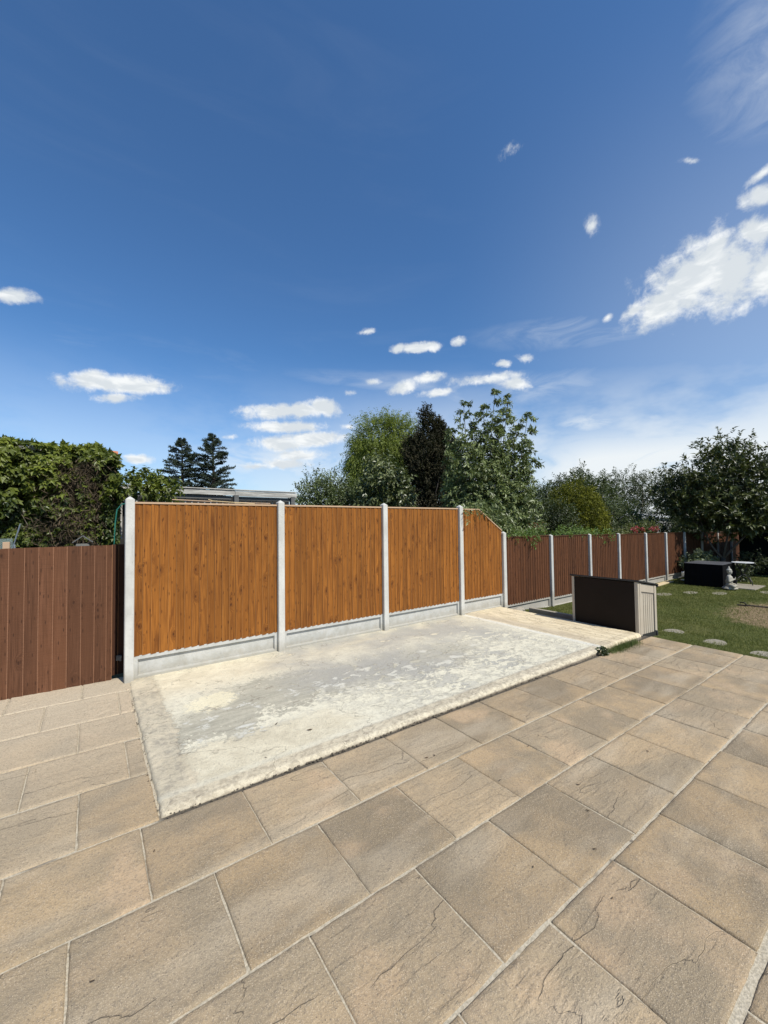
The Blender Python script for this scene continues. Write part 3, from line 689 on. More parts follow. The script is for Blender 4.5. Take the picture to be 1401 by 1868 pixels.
def lobe_points(lobes, n, shell=.55, amp=.18, seed=0, yrad=None):
    """points in the outer part of a union of ellipsoids, with outward directions"""
    lobes = np.array(lobes, float); vol = lobes[:, 3]*lobes[:, 4]*lobes[:, 5]; pr = vol**.67; pr /= pr.sum()
    k = nr.choice(len(lobes), n, p=pr); d = unit(nr.normal(size=(n, 3)))
    r = (shell + (1-shell)*nr.uniform(0, 1, n)**.6)
    w = np.array([noise.noise(Vector(v*2.3)+Vector((kk*3.7+seed, 0, 0))) for v, kk in zip(d, k)])
    r = r*(1+amp*w*2)
    P = lobes[k, :3] + d*lobes[k, 3:6]*r[:, None]
    return P, d
def limbs(name, parent, base, tips, r0, mat, mid=None, seg=6, wig=.12, split=.45, taper=.12):
    """trunk from base to fork, limbs curving to each tip, one mesh"""
    bm = bmesh.new(); base = Vector(base); tips = [Vector(t) for t in tips]
    c = sum(tips, Vector())/len(tips); fork = base.lerp(c, split) if mid is None else Vector(mid)
    tube(bm, [base, base.lerp(fork, .5)+Vector((rnd.uniform(-1, 1), rnd.uniform(-1, 1), 0))*r0*.6, fork], [r0*1.15, r0*.9, r0*.72], 9)
    for t in tips:
        s = base.lerp(fork, rnd.uniform(.62, 1.)); l = (t-s).length
        p1 = s.lerp(t, .35)+Vector((rnd.uniform(-wig, wig), rnd.uniform(-wig, wig), .12))*l; p2 = s.lerp(t, .7)+Vector((rnd.uniform(-wig, wig), rnd.uniform(-wig, wig), .06))*l
        rr = r0*rnd.uniform(.28, .5); tube(bm, [s, p1, p2, t], [rr, rr*.7, rr*.45, rr*taper], 5)
    return bmo(name, bm, mat, parent, True)
M_bark = mat_simple('grey_brown_bark', (.07, .055, .04), (.13, .105, .08), 9, .9, bs=35, bd=.02)
M_barkd = mat_simple('dark_bark', (.03, .024, .018), (.06, .047, .035), 9, .9, bs=35, bd=.02)

def bushy(name, label, cat, base, lobes, n, nl, L, W, mat, tw=.25, droop=.1, trunk=.05, group=None, shell=.5, tips=14, up=.35, amp=.2, curve=0., bark=None, pname='foliage', spread=1., extra=None):
    t = thing(name, label, cat, base, group)
    P, d = lobe_points(lobes, n, shell, amp, rnd.uniform(0, 50))
    d = d + np.array([0, 0, up]); ok = P[:, 2] > base[2]+.05; P, d = P[ok], d[ok]
    ar = sprigs(P - unit(d)*tw*.5, d, nr.uniform(.6, 1.3, len(P))*tw, nl, L, W, droop, spread, curve=curve)
    if extra is not None: ar = tuple(np.concatenate([a, b]) for a, b in zip(ar, extra))
    link(pname, leaf_mesh(pname, *ar[:5], ar[5]), mat, t)
    ids = nr.choice(len(P), min(tips, len(P)), replace=False)
    limbs('trunk', t, base, [tuple(P[i]) for i in ids], trunk, bark or M_bark)
    return t

# ============================== PLANTS BEYOND THE FENCE ==============================
M_creeper = mat_leaf('creeper_leaves', (.020, .036, .006), (.200, .232, .030), .45, .25)
M_creeper_dry = mat_leaf('dry_creeper', (.05, .038, .022), (.12, .085, .05), .8, .1)
def creeper():
    t = thing('creeper', 'leafy green climbing creeper covering the tall wall behind the left fence', 'climbing plant', (-1.4, 8, -.3))
    def surf(x, z):    # depth of the billowing leafy face
        return 7.76 - .08*noise.noise(Vector((x*1.1, z*1.3, 0))) - .12*noise.noise(Vector((x*4.2, z*3.6, 4))) - .10*noise.noise(Vector((x*8, z*7, 2)))
    n = 30000; X = nr.uniform(-3.0, .36, n); tp = 3.12 + .025*np.sin(X*3.1) + .02*np.sin(X*7+1); tp = np.where(X > .0, tp-(X)*.25, tp)
    tp -= np.clip(X-.28, 0, 1)*2.
    Z = 1.1 + (tp-1.1)*nr.uniform(0, 1, n)
    Y = np.array([surf(a, b) for a, b in zip(X, Z)]) + nr.uniform(-.06, .16, n)
    ed = np.clip((Z-(tp-.28))/.28, 0, 1); Y += ed**2*.35*nr.uniform(.2, 1, n)
    gap = np.array([noise.noise(Vector((a*2.1, b*2.4, 9))) for a, b in zip(X, Z)])
    gap2 = np.array([noise.noise(Vector((a*7, b*6, 5))) for a, b in zip(X, Z)]); inner = nr.uniform(0, 1, n) < .38; Y += inner*.18; keep = (gap+gap2*.9 > -.12) | inner; 
    dry = (np.abs(X+.17-(Z-2.2)*.16) < .28) & (Z < 2.75) & (nr.uniform(0, 1, n) < .62)
    keep &= ~dry
    P = np.stack([X, Y, Z], 1)[keep]; m = len(P)
    A = np.stack([nr.normal(0, .55, m), nr.normal(-.45, .3, m), -np.abs(nr.normal(.8, .35, m))], 1)
    A[ed[keep] > .6] += np.array([0, -.1, .7])
    N = np.stack([nr.normal(0, .5, m), nr.normal(-.65, .4, m), nr.normal(.30, .6, m)], 1)
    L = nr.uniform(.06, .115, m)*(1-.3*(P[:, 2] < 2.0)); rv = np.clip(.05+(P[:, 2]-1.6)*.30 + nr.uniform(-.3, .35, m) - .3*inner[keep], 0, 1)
    # three-lobed look: each leaf is a broad blade with two side blades
    T = np.concatenate
    sd = unit(np.cross(A, N))
    P3 = T([P, P, P]); A3 = T([A, A*.6+sd*.8, A*.6-sd*.8]); N3 = T([N, N, N]); L3 = T([L, L*.8, L*.8]); W3 = T([L*.55, L*.42, L*.42]); r3 = T([rv, rv, rv])
    link('foliage', leaf_mesh('foliage', P3, A3, N3, L3, W3, r3), M_creeper, t)
    # trailing tendril end over the wall corner
    n = 1500; X = nr.uniform(.2, .60, n); Z = 2.30 + nr.normal(0, .07, n) + (X-.4)*.25
    n2 = 900
    P, d = lobe_points([(.62, 7.55, 2.45, .30, .22, .17), (.95, 7.5, 2.42, .26, .2, .17), (.75, 7.6, 2.55, .20, .2, .13)], 260, .3, .3)
    ar = sprigs(P, d, .14, 7, .075, .04, .35)
    link('foliage', leaf_mesh('foliage', *ar[:5], ar[5]*.6), M_creeper, t)['label'] = 'loose sprays reaching past the wall corner'
    n = 3600; X = nr.normal(-.19, .20, n); Z = nr.uniform(1.2, 2.8, n); X += (Z-2.2)*.16; Y = np.array([surf(a, b) for a, b in zip(X, Z)]) - .02 + nr.uniform(-.08, .1, n)
    A = nr.normal(size=(n, 3)); A[:, 2] -= .6
    link('dry_stems', leaf_mesh('dry_stems', np.stack([X, Y, Z], 1), A, nr.normal(size=(n, 3))+np.array([0, -1, 0]), nr.uniform(.05, .16, n), nr.uniform(.006, .018, n)), M_creeper_dry, t)
    bm = bmesh.new()
    for i in range(9):
        x = rnd.uniform(-1.2, .2); z = 1.0; pts = []
        for k in range(9): pts.append((x, surf(x, z)+.02+.05*rnd.random(), z)); x += rnd.uniform(-.11, .11); z += .17
        tube(bm, pts, [.011-.001*k for k in range(9)], 5)
    bmo('stem', bm, M_bark, t)
creeper()
gw = thing('outbuilding', 'low garage wall with a terracotta ridge tile, smothered by creeper', 'outbuilding', (-1.5, 8.6, -.3))
bm = bmesh.new(); box(bm, -4, .335, 8.12, 11, -.3, 3.0); bmo('wall', bm, mat_simple('garage_render', (.10, .085, .065), (.14, .12, .09), 4, .9), gw)
bm = bmesh.new()
for (xa, ya, za, xb, yb, zb) in ((.225, 8.16, 3.03, .365, 8.16, 3.02),):
    a, b = Vector((xa, ya, za)), Vector((xb, yb, zb)); d = (b-a); prof = [(math.cos(PI*k/8)*.085, math.sin(PI*k/8)*.07) for k in range(9)] + [(math.cos(PI*k/8)*.07, math.sin(PI*k/8)*.055) for k in range(8, -1, -1)]
    ra = [bm.verts.new(a+Vector((0, p, q))) for p, q in prof]; rb = [bm.verts.new(b+Vector((0, p, q))) for p, q in prof]
    for k in range(len(prof)): bm.faces.new((ra[k], ra[(k+1) % len(prof)], rb[(k+1) % len(prof)], rb[k]))
    bm.faces.new(ra[::-1]); bm.faces.new(rb)
bmo('ridge_tile', bm, mat_simple('terracotta', (.36, .12, .05), (.48, .19, .09), 20, .8), gw)
bm = bmesh.new(); box(bm, -4, .30, 7.98, 8.02, 2.98, 3.03); box(bm, .16, .19, 8.0, 8.11, -.3, 3.0); bmo('bargeboard', bm, MW['grey'], gw)

# weathered timber pergola beyond the fence
pg = thing('pergola', 'long weathered grey timber structure rising just behind the first orange panels', 'pergola', (2.4, 8.5, -.3))
def beam(name, x0, x1, y0, y1, z0, z1, tilt=0., mat=None, bev=.004):
    bm = bmesh.new(); vs = box(bm, x0, x1, y0, y1, z0, z1, bev)
    for v in bm.verts: v.co.z += tilt*(v.co.x-x0)
    return bmo(name, bm, mat or MW['grey'], pg)
# long boards run along X: make their grain follow the length
def mat_long(name, a, b, c):
    m, g, bb = new_mat(name); p = g.pos(); n = g.noise(g.scale(p, (2.2, 30, 46)), 1., 5, .65, .4); n2 = g.noise(g.scale(p, (4, 4, 9)), 1.4, 4, .6)
    col = g.mix(g.ss(n, .3, .7), a, b); col = g.mix(g.ss(n2, .5, .7, 0., .6), col, c)
    g.put(bb.inputs['Base Color'], col); bb.inputs['Roughness'].default_value = .85; bump(g, bb, n, .004); return m
M_long = mat_long('weathered_board', (.20, .19, .165), (.56, .54, .48), (.30, .285, .25))
M_longd = mat_long('weathered_board_dark', (.07, .07, .066), (.14, .14, .13), (.10, .10, .09))
def plank(x0, x1, y0, y1, z0, z1, m, tilt=-.008, name='beam'):
    bm = bmesh.new(); box(bm, x0, x1, y0, y1, z0, z1, .004)
    for v in bm.verts: v.co.z += tilt*(v.co.x-1.)+.003*math.sin(v.co.x*2)
    return bmo(name, bm, m, pg)
plank(-.2, 2.38, 8.46, 8.50, 2.44, 2.535, M_long); plank(2.385, 3.72, 8.455, 8.495, 2.43, 2.535, M_long)
plank(-.2, 3.7, 8.44, 8.56, 2.545, 2.565, M_long, name='top_rail')
plank(-.2, 2.32, 8.51, 8.55, 2.358, 2.432, M_longd); plank(2.42, 3.7, 8.51, 8.55, 2.352, 2.425, M_longd)
for x in (.1, 2.36, 3.58): beam('post', x, x+.09, 8.44 if x > 1 else 8.5, 8.53, -.3, 2.44, 0, M_longd)
for x in (.1, 2.36, 3.58): beam('post', x, x+.09, 10.4, 10.49, -.3, 2.40, 0, M_longd)
sl = bmesh.new(); x = .2
while x < 3.55: box(sl, x, x+.026, 8.57, 8.59, 1.6, 2.40); x += .115
bmo('slat_screen', sl, M_long, pg)
bm = bmesh.new(); box(bm, -.2, 3.68, 8.84, 10.6, 2.38, 2.42); bmo('roof', bm, mat_simple('dark_roof_felt', (.03, .03, .03), (.05, .05, .048), 6, .9), pg)
bm = bmesh.new(); box(bm, -.2, 3.68, 8.8, 8.835, .2, 2.425); bmo('back_wall', bm, mat_simple('dark_board_wall', (.012, .012, .011), (.025, .024, .022), 6, .9), pg)
# thin canes lying along the top of the fence behind the first panel
bm = bmesh.new(); tube(bm, [(.85, 5.85, 2.155), (1.6, 5.86, 2.135), (2.15, 5.85, 2.13)], .008, 6)
tag(bmo('garden_cane', bm, MW['cap']), 'thin pale cane lying behind the top of the first orange panel', 'cane')
bm = bmesh.new(); tube(bm, [(1.28, 5.80, 2.165), (1.34, 5.79, 2.145), (1.9, 5.79, 2.118)], .007, 6); box(bm, 1.62, 1.70, 5.78, 5.80, 2.12, 2.135, .002)
tag(bmo('garden_cane', bm, MW['plank']), 'short crossed cane end poking above the first panel beside the second post', 'cane')
# green garden hoop and bird house behind the left fence
bm = bmesh.new(); hp = [(.235, 6.02, .4), (.236, 6.02, 1.55), (.245, 6.0, 1.85), (.262, 5.98, 2.02), (.31, 5.95, 2.09), (.42, 5.9, 2.11), (.6, 5.88, 2.08), (.8, 5.9, 1.7), (.82, 5.9, .4)]
tube(bm, hp, .007, 7)
tag(bmo('garden_hoop', bm, mat_simple('green_plastic', (.02, .16, .12), (.03, .20, .15), 9, .4)), 'thin green plastic hoop arching behind the first white post', 'garden hoop')
bh = thing('bird_house', 'small dark wooden bird house with a pitched roof above the left fence', 'bird house', (-.08, 6.6, -.3))
bm = bmesh.new(); box(bm, -.15, -.01, 6.54, 6.66, 1.42, 1.60, .003)
bmo('body', bm, MW['grey'], bh)
bm = bmesh.new()
for s in (-1, 1):
    Mx = Matrix.Translation((-.08, 6.6, 1.70)) @ Matrix.Rotation(s*math.radians(38), 4, 'Y') @ Matrix.Translation((s*.065, 0, 0))
    box(bm, -.07, .07, -.10, .10, -.006, .006, .002, Mx)
bmo('roof', bm, M_longd, bh)
bm = bmesh.new(); tube(bm, [(-.08, 6.6, -.3), (-.08, 6.6, 1.42)], .022, 8); bmo('pole', bm, MW['grey'], bh)
gp = bmesh.new(); box(gp, -.795, -.735, 6.17, 6.23, -.3, 1.655, .004)
tag(bmo('timber_post', gp, MW['cap']), 'pale timber post top showing above the far left of the red brown fence', 'post')
gh = thing('greenhouse', 'small glass greenhouse corner showing above the far left fence', 'greenhouse', (-1.6, 7.1, -.3))
M_glass, g_, b_ = new_mat('old_glass'); b_.inputs['Base Color'].default_value = (.5, .6, .58, 1); b_.inputs['Roughness'].default_value = .15; b_.inputs['Transmission Weight'].default_value = .8
bm = bmesh.new(); tube(bm, [(-.80, 6.95, 1.55), (-.73, 6.95, 1.86)], .008, 5); tube(bm, [(-.86, 6.95, 1.50), (-2.4, 6.95, 1.74)], .008, 5); tube(bm, [(-.78, 6.95, -.3), (-.78, 6.95, 1.60)], .012, 5); bmo('frame', bm, mat_simple('aluminium', (.35, .37, .37), (.45, .46, .46), 5, .4, .8), gh)
bm = bmesh.new(); box(bm, -2.4, -.80, 6.948, 6.953, 0, 1.68); bmo('pane', bm, M_glass, gh)

# two open conifers far behind
M_fir = mat_leaf('blue_green_needles', (.012, .022, .013), (.045, .062, .032), .7, .08)
def fir(x, y, ztop, rad, label):
    t = thing('conifer_tree', label, 'conifer', (x, y, -.3), 'pair of open conifers in the distance behind the pergola')
    bm = bmesh.new(); tube(bm, [(x, y, -.3), (x+.1, y, ztop*.5), (x, y, ztop)], [.22, .14, .02], 7)
    B, D, Ls = [], [], []
    z = ztop-.15
    while z > 1.5:
        f = (ztop-z)/(ztop-3.6); r = rad*min(1.25, (f**.62))*rnd.uniform(.6, 1.2) + .12
        for k in range(rnd.randint(4, 6)):
            a = rnd.uniform(0, 2*PI); d = Vector((math.cos(a), math.sin(a), rnd.uniform(.12, .45))).normalized()
            rr = r*rnd.uniform(.65, 1.1); p0 = Vector((x, y, z)); p1 = p0+d*rr*.6; p2 = p0+d*rr+Vector((0, 0, -.06*rr))
            tube(bm, [p0, p1, p2], [.035, .022, .008], 4)
            m = max(3, int(rr/.13))
            for i in range(m):
                q = .22+.78*(i+.5)/m; pt = p0.lerp(p2, q)
                for s in (-1, 1, 0):
                    sd = Vector((-d.y, d.x, 0))*s*rnd.uniform(.5, .9)+d*.8+Vector((0, 0, rnd.uniform(-.15, .3)))
                    B.append(pt); D.append(sd); Ls.append((.16+.38*(1-q))*rnd.uniform(.7, 1.2)*min(1, rr))
        z -= rnd.uniform(.17, .26)
    ar = sprigs(np.array([tuple(b) for b in B]), np.array([tuple(d) for d in D]), np.array(Ls), 6, .15, .05, .03, .8)
    link('foliage', leaf_mesh('foliage', *ar[:5], ar[5]), M_fir, t)
    bmo('trunk', bm, M_barkd, t)
fir(5.75, 35.0, 8.75, 2.2, 'left one of the two dark open conifers rising behind the grey pergola')
fir(7.75, 33.7, 9.1, 2.3, 'right and slightly taller one of the two dark open conifers behind the pergola')

# rounded shrub between pergola and willow
M_sh1 = mat_leaf('shrub_leaves', (.025, .042, .012), (.160, .195, .068), .5, .15)
M_sh2 = mat_leaf('olive_shrub_leaves', (.055, .065, .020), (.150, .150, .050), .55, .2)
bushy('shrub', 'rounded grey green shrub showing above the second orange panel', 'shrub', (6.1, 11.6, -.3),
      [(5.7, 11.4, 2.6, .75, .8, .85), (6.3, 11.5, 2.75, .75, .8, .75), (6.9, 11.4, 2.5, .6, .8, .75), (6.2, 11.5, 1.8, 1.3, .9, 1.2)], 2600, 8, .075, .038, M_sh1, .3, .12, .06)
bushy('shrub', 'olive brown bush at the foot of the willow beside the rounded shrub', 'shrub', (7.3, 11.6, -.3),
      [(7.3, 11.5, 2.3, .6, .7, .75), (7.0, 11.5, 1.6, .8, .8, .9)], 900, 8, .06, .03, M_sh2, .25, .1, .05)

# weeping willow
M_wil = mat_leaf('willow_leaves', (.070, .100, .015), (.280, .330, .058), .5, .35)
def willow():
    c = Vector((12.0, 16.6, 0)); t = thing('willow_tree', 'pale yellow green weeping willow left of the dark cypress', 'willow', (12.0, 16.6, -.3))
    lob = [(11.9, 16.6, 5.7, 1.45, 1.3, 1.5), (12.7, 16.3, 6.0, 1.0, 1.1, 1.15), (10.95, 16.9, 5.0, .85, .9, 1.1), (11.6, 16.4, 4.2, 1.5, 1.2, 1.6), (13.0, 16.3, 4.8, 1.1, 1., 1.6)]
    P, d = lobe_points(lob, 7000, .45, .12, 3)
    D = d*np.array([.55, .55, .2]) + np.array([0, 0, -.75]) + nr.normal(0, .12, d.shape)
    top = d[:, 2] > .55; D[top] = d[top]*.8+nr.normal(0, .3, (top.sum(), 3))
    ar = sprigs(P, D, nr.uniform(.3, .95, len(P)), 13, .125, .032, .45, .7, curve=.25)
    link('foliage', leaf_mesh('foliage', *ar[:5], ar[5]), M_wil, t)
    limbs('trunk', t, (12, 16.6, -.3), [tuple(P[i]) for i in nr.choice(len(P), 26, replace=False)], .2, M_bark, mid=(12, 16.6, 3.2))
willow()
# large-leaved shrub in front of the willow
M_vib = mat_leaf('viburnum_leaves', (.020, .034, .010), (.180, .200, .075), .4, .15, .6)
bushy('shrub', 'broad leaved light flecked shrub in front of the willow, above the second post', 'shrub', (7.1, 9.8, -.3),
      [(6.9, 9.7, 3.1, .62, .6, .8), (7.3, 9.6, 2.7, .6, .6, .8), (6.7, 9.8, 2.2, .6, .6, .9), (7.3, 9.7, 1.7, .8, .7, .9)], 900, 8, .13, .065, M_vib, .26, .45, .05)

# dark cypress
M_cyp = mat_leaf('dark_cypress_sprays', (.016, .017, .009), (.058, .050, .026), .75, .05, .2)
lob = [(12.1, 13.3, 2.6, 1.25, 1., 2.1), (12.6, 13., 3.2, 1.0, .8, 1.8), (12.2, 13.3, 3.6, .8, .7, 1.9), (12.05, 13.3, 4.5, 1.25, .9, 1.35), (12.15, 13.25, 5.7, .55, .6, .85), (11.98, 13.3, 6.55, .30, .3, .50), (12.45, 13.1, 5.2, .5, .5, .95), (12.45, 13.1, 6.05, .25, .3, .55), (12.9, 12.8, 4.4, .5, .5, 1.1), (12.85, 12.8, 5.3, .35, .3, .6), (11.35, 13.7, 4.9, .35, .35, .7), (12.55, 13.0, 5.7, .35, .35, .6), (11.6, 13.6, 5.0, .4, .4, .75)]
bushy('cypress_tree', 'very dark brownish cypress standing tallest behind the third orange panel', 'cypress', (12.1, 13.3, -.3), lob, 10500, 10, .085, .040, M_cyp, .24, .02, .16, shell=.55, up=.55, amp=.35, bark=M_barkd, spread=.8)

# tall multi-stemmed tree leaning over the fence
M_ash = mat_leaf('ash_leaves', (.030, .050, .012), (.275, .320, .120), .45, .2, .5)
def ash():
    t = thing('leafy_tree', 'tall many stemmed light green tree hanging over the sloping fence panel', 'tree', (8.4, 7.2, -.3))
    bm = bmesh.new(); B, D, Ls = [], [], []
    # (tip x, tip y, tip z)
    tips = [(8.05, 7.45, 4.95), (7.75, 7.6, 4.2), (8.5, 7.15, 4.85), (8.72, 6.95, 5.22), (8.9, 6.8, 4.75), (9.03, 6.75, 5.12), (9.2, 6.6, 4.3), (9.42, 6.45, 4.62), (9.45, 6.5, 3.9), (8.3, 7.3, 4.4), (9.55, 6.4, 3.4), (7.6, 7.5, 3.6), (8.8, 6.9, 4.3)]
    for tp in tips:
        tp = Vector(tp); b0 = Vector((8.5+rnd.uniform(-.25, .25), 7.1+rnd.uniform(-.2, .2), .0)); m = b0.lerp(tp, .5)+Vector((rnd.uniform(-.15, .15), rnd.uniform(-.15, .15), .1))
        pts = []
        for i in range(13):
            s = i/12; pts.append(b0*(1-s)**2+m*2*s*(1-s)+tp*s*s)
        tube(bm, pts, [.032*(1-.85*i/12) for i in range(13)], 5)
        for i in range(34):
            s = .25+.75*(i+rnd.random())/34; p = b0*(1-s)**2+m*2*s*(1-s)+tp*s*s; a = rnd.uniform(0, 2*PI)
            out = (1-s)*.60+.07; d = Vector((math.cos(a), math.sin(a), .55)).normalized()
            q = p+d*out*rnd.uniform(.1, 1)
            for k in range(3):
                dd = Vector((math.cos(a)+rnd.uniform(-.6, .6), math.sin(a)+rnd.uniform(-.6, .6), rnd.uniform(-.2, .6)))
                B.append(tuple(q)); D.append(tuple(dd)); Ls.append(rnd.uniform(.14, .24))
        for k in range(5): B.append(tuple(tp)); D.append((rnd.uniform(-.6, .6), rnd.uniform(-.6, .6), 1)); Ls.append(.15)
    P, d = lobe_points([(8.5, 7.1, 2.8, .75, .7, 1.3), (8.9, 6.8, 2.0, .75, .75, 1.0), (8.1, 7.3, 2.0, .7, .6, 1.0), (8.6, 7., 1.3, 1.0, .7, .8), (9.1, 6.9, 3.0, .5, .5, 1.0), (8.0, 7.4, 3.0, .5, .5, 1.0), (8.1, 6.5, 1.65, .85, .45, .45), (7.2, 6.15, 1.95, .65, .35, .28), (6.6, 6.0, 2.0, .40, .28, .16), (8.7, 6.2, 1.35, .7, .3, .35)], 2900, .3, .3, 5)
    B = np.concatenate([np.array(B), P]); D = np.concatenate([np.array(D), d]); Ls = np.concatenate([np.array(Ls), nr.uniform(.14, .24, len(P))])
    ar = sprigs(B, D, Ls, 11, .115, .038, .55, 1., curve=1.2)
    link('foliage', leaf_mesh('foliage', *ar[:5], ar[5]), M_ash, t)
    # sprays hanging down over the orange panel
    B = [(x, y, z) for x, y, z in ((6.02, 5.60, 2.11), (6.08, 5.56, 2.08), (6.16, 5.62, 2.13), (6.3, 5.56, 2.12), (6.38, 5.58, 2.10), (6.2, 5.7, 2.16), (6.45, 5.65, 2.15), (6.72, 5.58, 1.96), (6.0, 5.54, 2.02), (6.05, 5.53, 1.90), (6.36, 5.54, 2.04))]
    D = [(rnd.uniform(-.4, .4), -.35, rnd.uniform(-1, -.1)) for _ in B]
    ar = sprigs(np.array(B), np.array(D), .15, 8, .07, .022, .4)
    link('overhanging_foliage', leaf_mesh('overhanging_foliage', *ar[:5], ar[5]), M_ash, t)
    bmo('trunk', bm, M_bark, t)
ash()

# dark mixed shrubs, golden conifer and far trees
M_dk = mat_leaf('dark_shrub_leaves', (.012, .020, .007), (.068, .090, .026), .5, .12)
M_md = mat_leaf('mid_green_leaves', (.018, .030, .009), (.100, .128, .038), .5, .15)
M_gy = mat_leaf('grey_green_leaves', (.022, .032, .014), (.085, .100, .045), .55, .15)
bushy('shrub', 'dark green bushy shrub right of the light green tree, above the brown fence', 'shrub', (11.4, 7.9, -.3),
      [(11.2, 7.9, 2.2, .75, .7, .85), (10.6, 7.8, 1.8, .6, .6, .8), (12.0, 7.9, 1.9, .6, .6, .8), (11.3, 7.8, 1.2, 1.3, .7, .9)], 1900, 8, .08, .038, M_dk, .24, .15, .06)
M_thu = mat_leaf('golden_conifer_sprays', (.020, .026, .004), (.205, .205, .014), .6, .1, .2)
def thuja():
    t = thing('golden_conifer', 'dense golden green dome shaped conifer behind the brown fence', 'conifer', (13.8, 7.7, -.3))
    P, d = lobe_points([(13.75, 7.6, 1.75, .95, .85, 1.50), (14.05, 7.5, 1.4, .95, .8, 1.45), (13.4, 7.7, 1.3, .9, .8, 1.35)], 7500, .72, .10, 8)
    ok = P[:, 2] > .6; P, d = P[ok], d[ok]
    D = d*.55+np.array([0, 0, -.35])+nr.normal(0, .25, d.shape)
    ar = sprigs(P, D, nr.uniform(.10, .26, len(P)), 8, .075, .022, .12, .6)
    link('foliage', leaf_mesh('foliage', *ar[:5], ar[5]), M_thu, t)
    bm = bmesh.new(); tube(bm, [(13.8, 7.7, -.3), (13.8, 7.7, 2.6)], [.12, .03], 7); bmo('trunk', bm, M_barkd, t)
thuja()
bushy('shrub', 'very dark shrub crowding the left side of the golden conifer', 'shrub', (12.6, 7.3, -.3),
      [(12.3, 7.3, 1.5, .7, .55, 1.05), (12.6, 7.1, .9, .8, .5, .7)], 1400, 8, .07, .028, M_dk, .25, .1, .05)
bushy('broadleaf_tree', 'taller loose tree directly behind the golden conifer', 'tree', (19.2, 10.4, -.3),
      [(19.0, 10.4, 3.1, 1.2, 1., 1.2), (18.2, 10.7, 2.6, 1.1, 1., 1.2), (20.2, 10.1, 2.7, 1.2, 1, 1.3), (19.4, 10.3, 4.0, .25, .25, .7), (20.6, 9.9, 3.7, .22, .22, .6), (17.2, 11., 2.5, .9, .9, 1.1)], 3000, 8, .11, .052, M_md, .34, .1, .1, group='trees in the gardens beyond the brown fence')
bushy('broadleaf_tree', 'grey green airy tree right of the tree behind the golden conifer', 'tree', (24.0, 9.9, -.3),
      [(23.6, 10.2, 3.6, 1.3, 1.0, 1.1), (24.9, 9.6, 3.7, 1.1, 1.0, 1.0), (22.5, 10.3, 2.9, 1.1, 1., 1.2), (24.4, 9.8, 2.2, 2.0, 1., 1.2)], 1900, 8, .10, .045, M_gy, .36, .1, .1, shell=.3, group='trees in the gardens beyond the brown fence')
bushy('broadleaf_tree', 'wide dark tree mass in the gap left of the garden tree', 'tree', (27.0, 9.0, -.3),
      [(27.5, 9.0, 3.2, 1.5, 1.2, 1.4), (29.4, 8.3, 3.0, 1.5, 1.2, 1.5), (31.5, 7.6, 2.8, 1.6, 1.2, 1.6), (28, 8.8, 1.5, 3., 1.2, 1.4)], 3000, 8, .13, .06, M_dk, .38, .1, .12, group='trees in the gardens beyond the brown fence')
bushy('shrub', 'mid green bush right of the golden conifer behind the roses', 'shrub', (16.4, 7.6, -.3),
      [(16.2, 7.6, 1.7, 1.1, .7, 1.1), (17.6, 7.3, 1.5, .9, .6, 1.0), (15.6, 7.8, 1.4, .8, .6, .9)], 2200, 8, .075, .034, M_md, .26, .12, .06)
bushy('shrub', 'low dark bush behind the last sunlit brown panels under the garden tree', 'shrub', (19.6, 7.0, -.3),
      [(19.4, 7.0, 1.2, 1.3, .6, 1.1), (21.2, 6.8, 1.3, 1.3, .6, 1.2), (23.0, 6.7, 1.4, 1.4, .6, 1.3), (25.2, 6.7, 1.5, 1.4, .6, 1.4)], 2200, 8, .09, .04, M_dk, .28, .12, .06)
# pale shed roof glimpsed
ws = thing('garden_shed', 'pale shed roof glimpsed through foliage beyond the roses', 'shed', (24, 8.7, -.3))
bm = bmesh.new(); box(bm, 23.2, 25.2, 8.6, 9.6, -.3, 1.95); bmo('wall', bm, mat_simple('shed_grey', (.3, .3, .29), (.4, .4, .38), 3, .8), ws)
bm = bmesh.new(); box(bm, 23.0, 25.4, -.6, .6, -.02, .02, .004, Matrix.Translation((0, 9.05, 2.13)) @ Matrix.Rotation(math.radians(14), 4, 'X')); bmo('roof', bm, mat_simple('pale_sheet_roof', (.6, .62, .62), (.7, .72, .72), 3, .5), ws)

# red leaved shrub and roses
M_red = mat_leaf('dark_red_flowers', (.16, .015, .015), (.30, .03, .03), .5, .25)
rb = bushy('flowering_shrub', 'small shrub of dark red flowers between the light green tree and the dark shrub', 'shrub', (10.1, 6.9, -.3), [(10.1, 6.9, 1.35, .45, .3, .4)], 260, 7, .05, .025, M_md, .2, .1, .03)
P, d = lobe_points([(10.1, 6.8, 1.5, .42, .25, .30)], 130, .5, .3)
ar = sprigs(P, d, .07, 8, .042, .03, .1); link('flowers', leaf_mesh('flowers', *ar[:5], ar[5]), M_red, rb)
M_rose = mat_leaf('rose_petals', (.30, .03, .045), (.48, .08, .10), .5, .3)
M_rosel = mat_leaf('rose_leaves', (.05, .075, .02), (.17, .17, .05), .5, .25)
ro = bushy('rose_bush', 'rose bush with pinkish red blooms leaning over the brown fence', 'rose bush', (14.8, 6.2, -.3), [(14.9, 6.0, 1.45, .95, .3, .35), (15.3, 5.9, 1.62, .45, .25, .25), (14.0, 6.0, 1.4, .6, .3, .28), (14.8, 6.2, .9, .9, .25, .6)], 560, 7, .06, .032, M_rosel, .2, .15, .03)
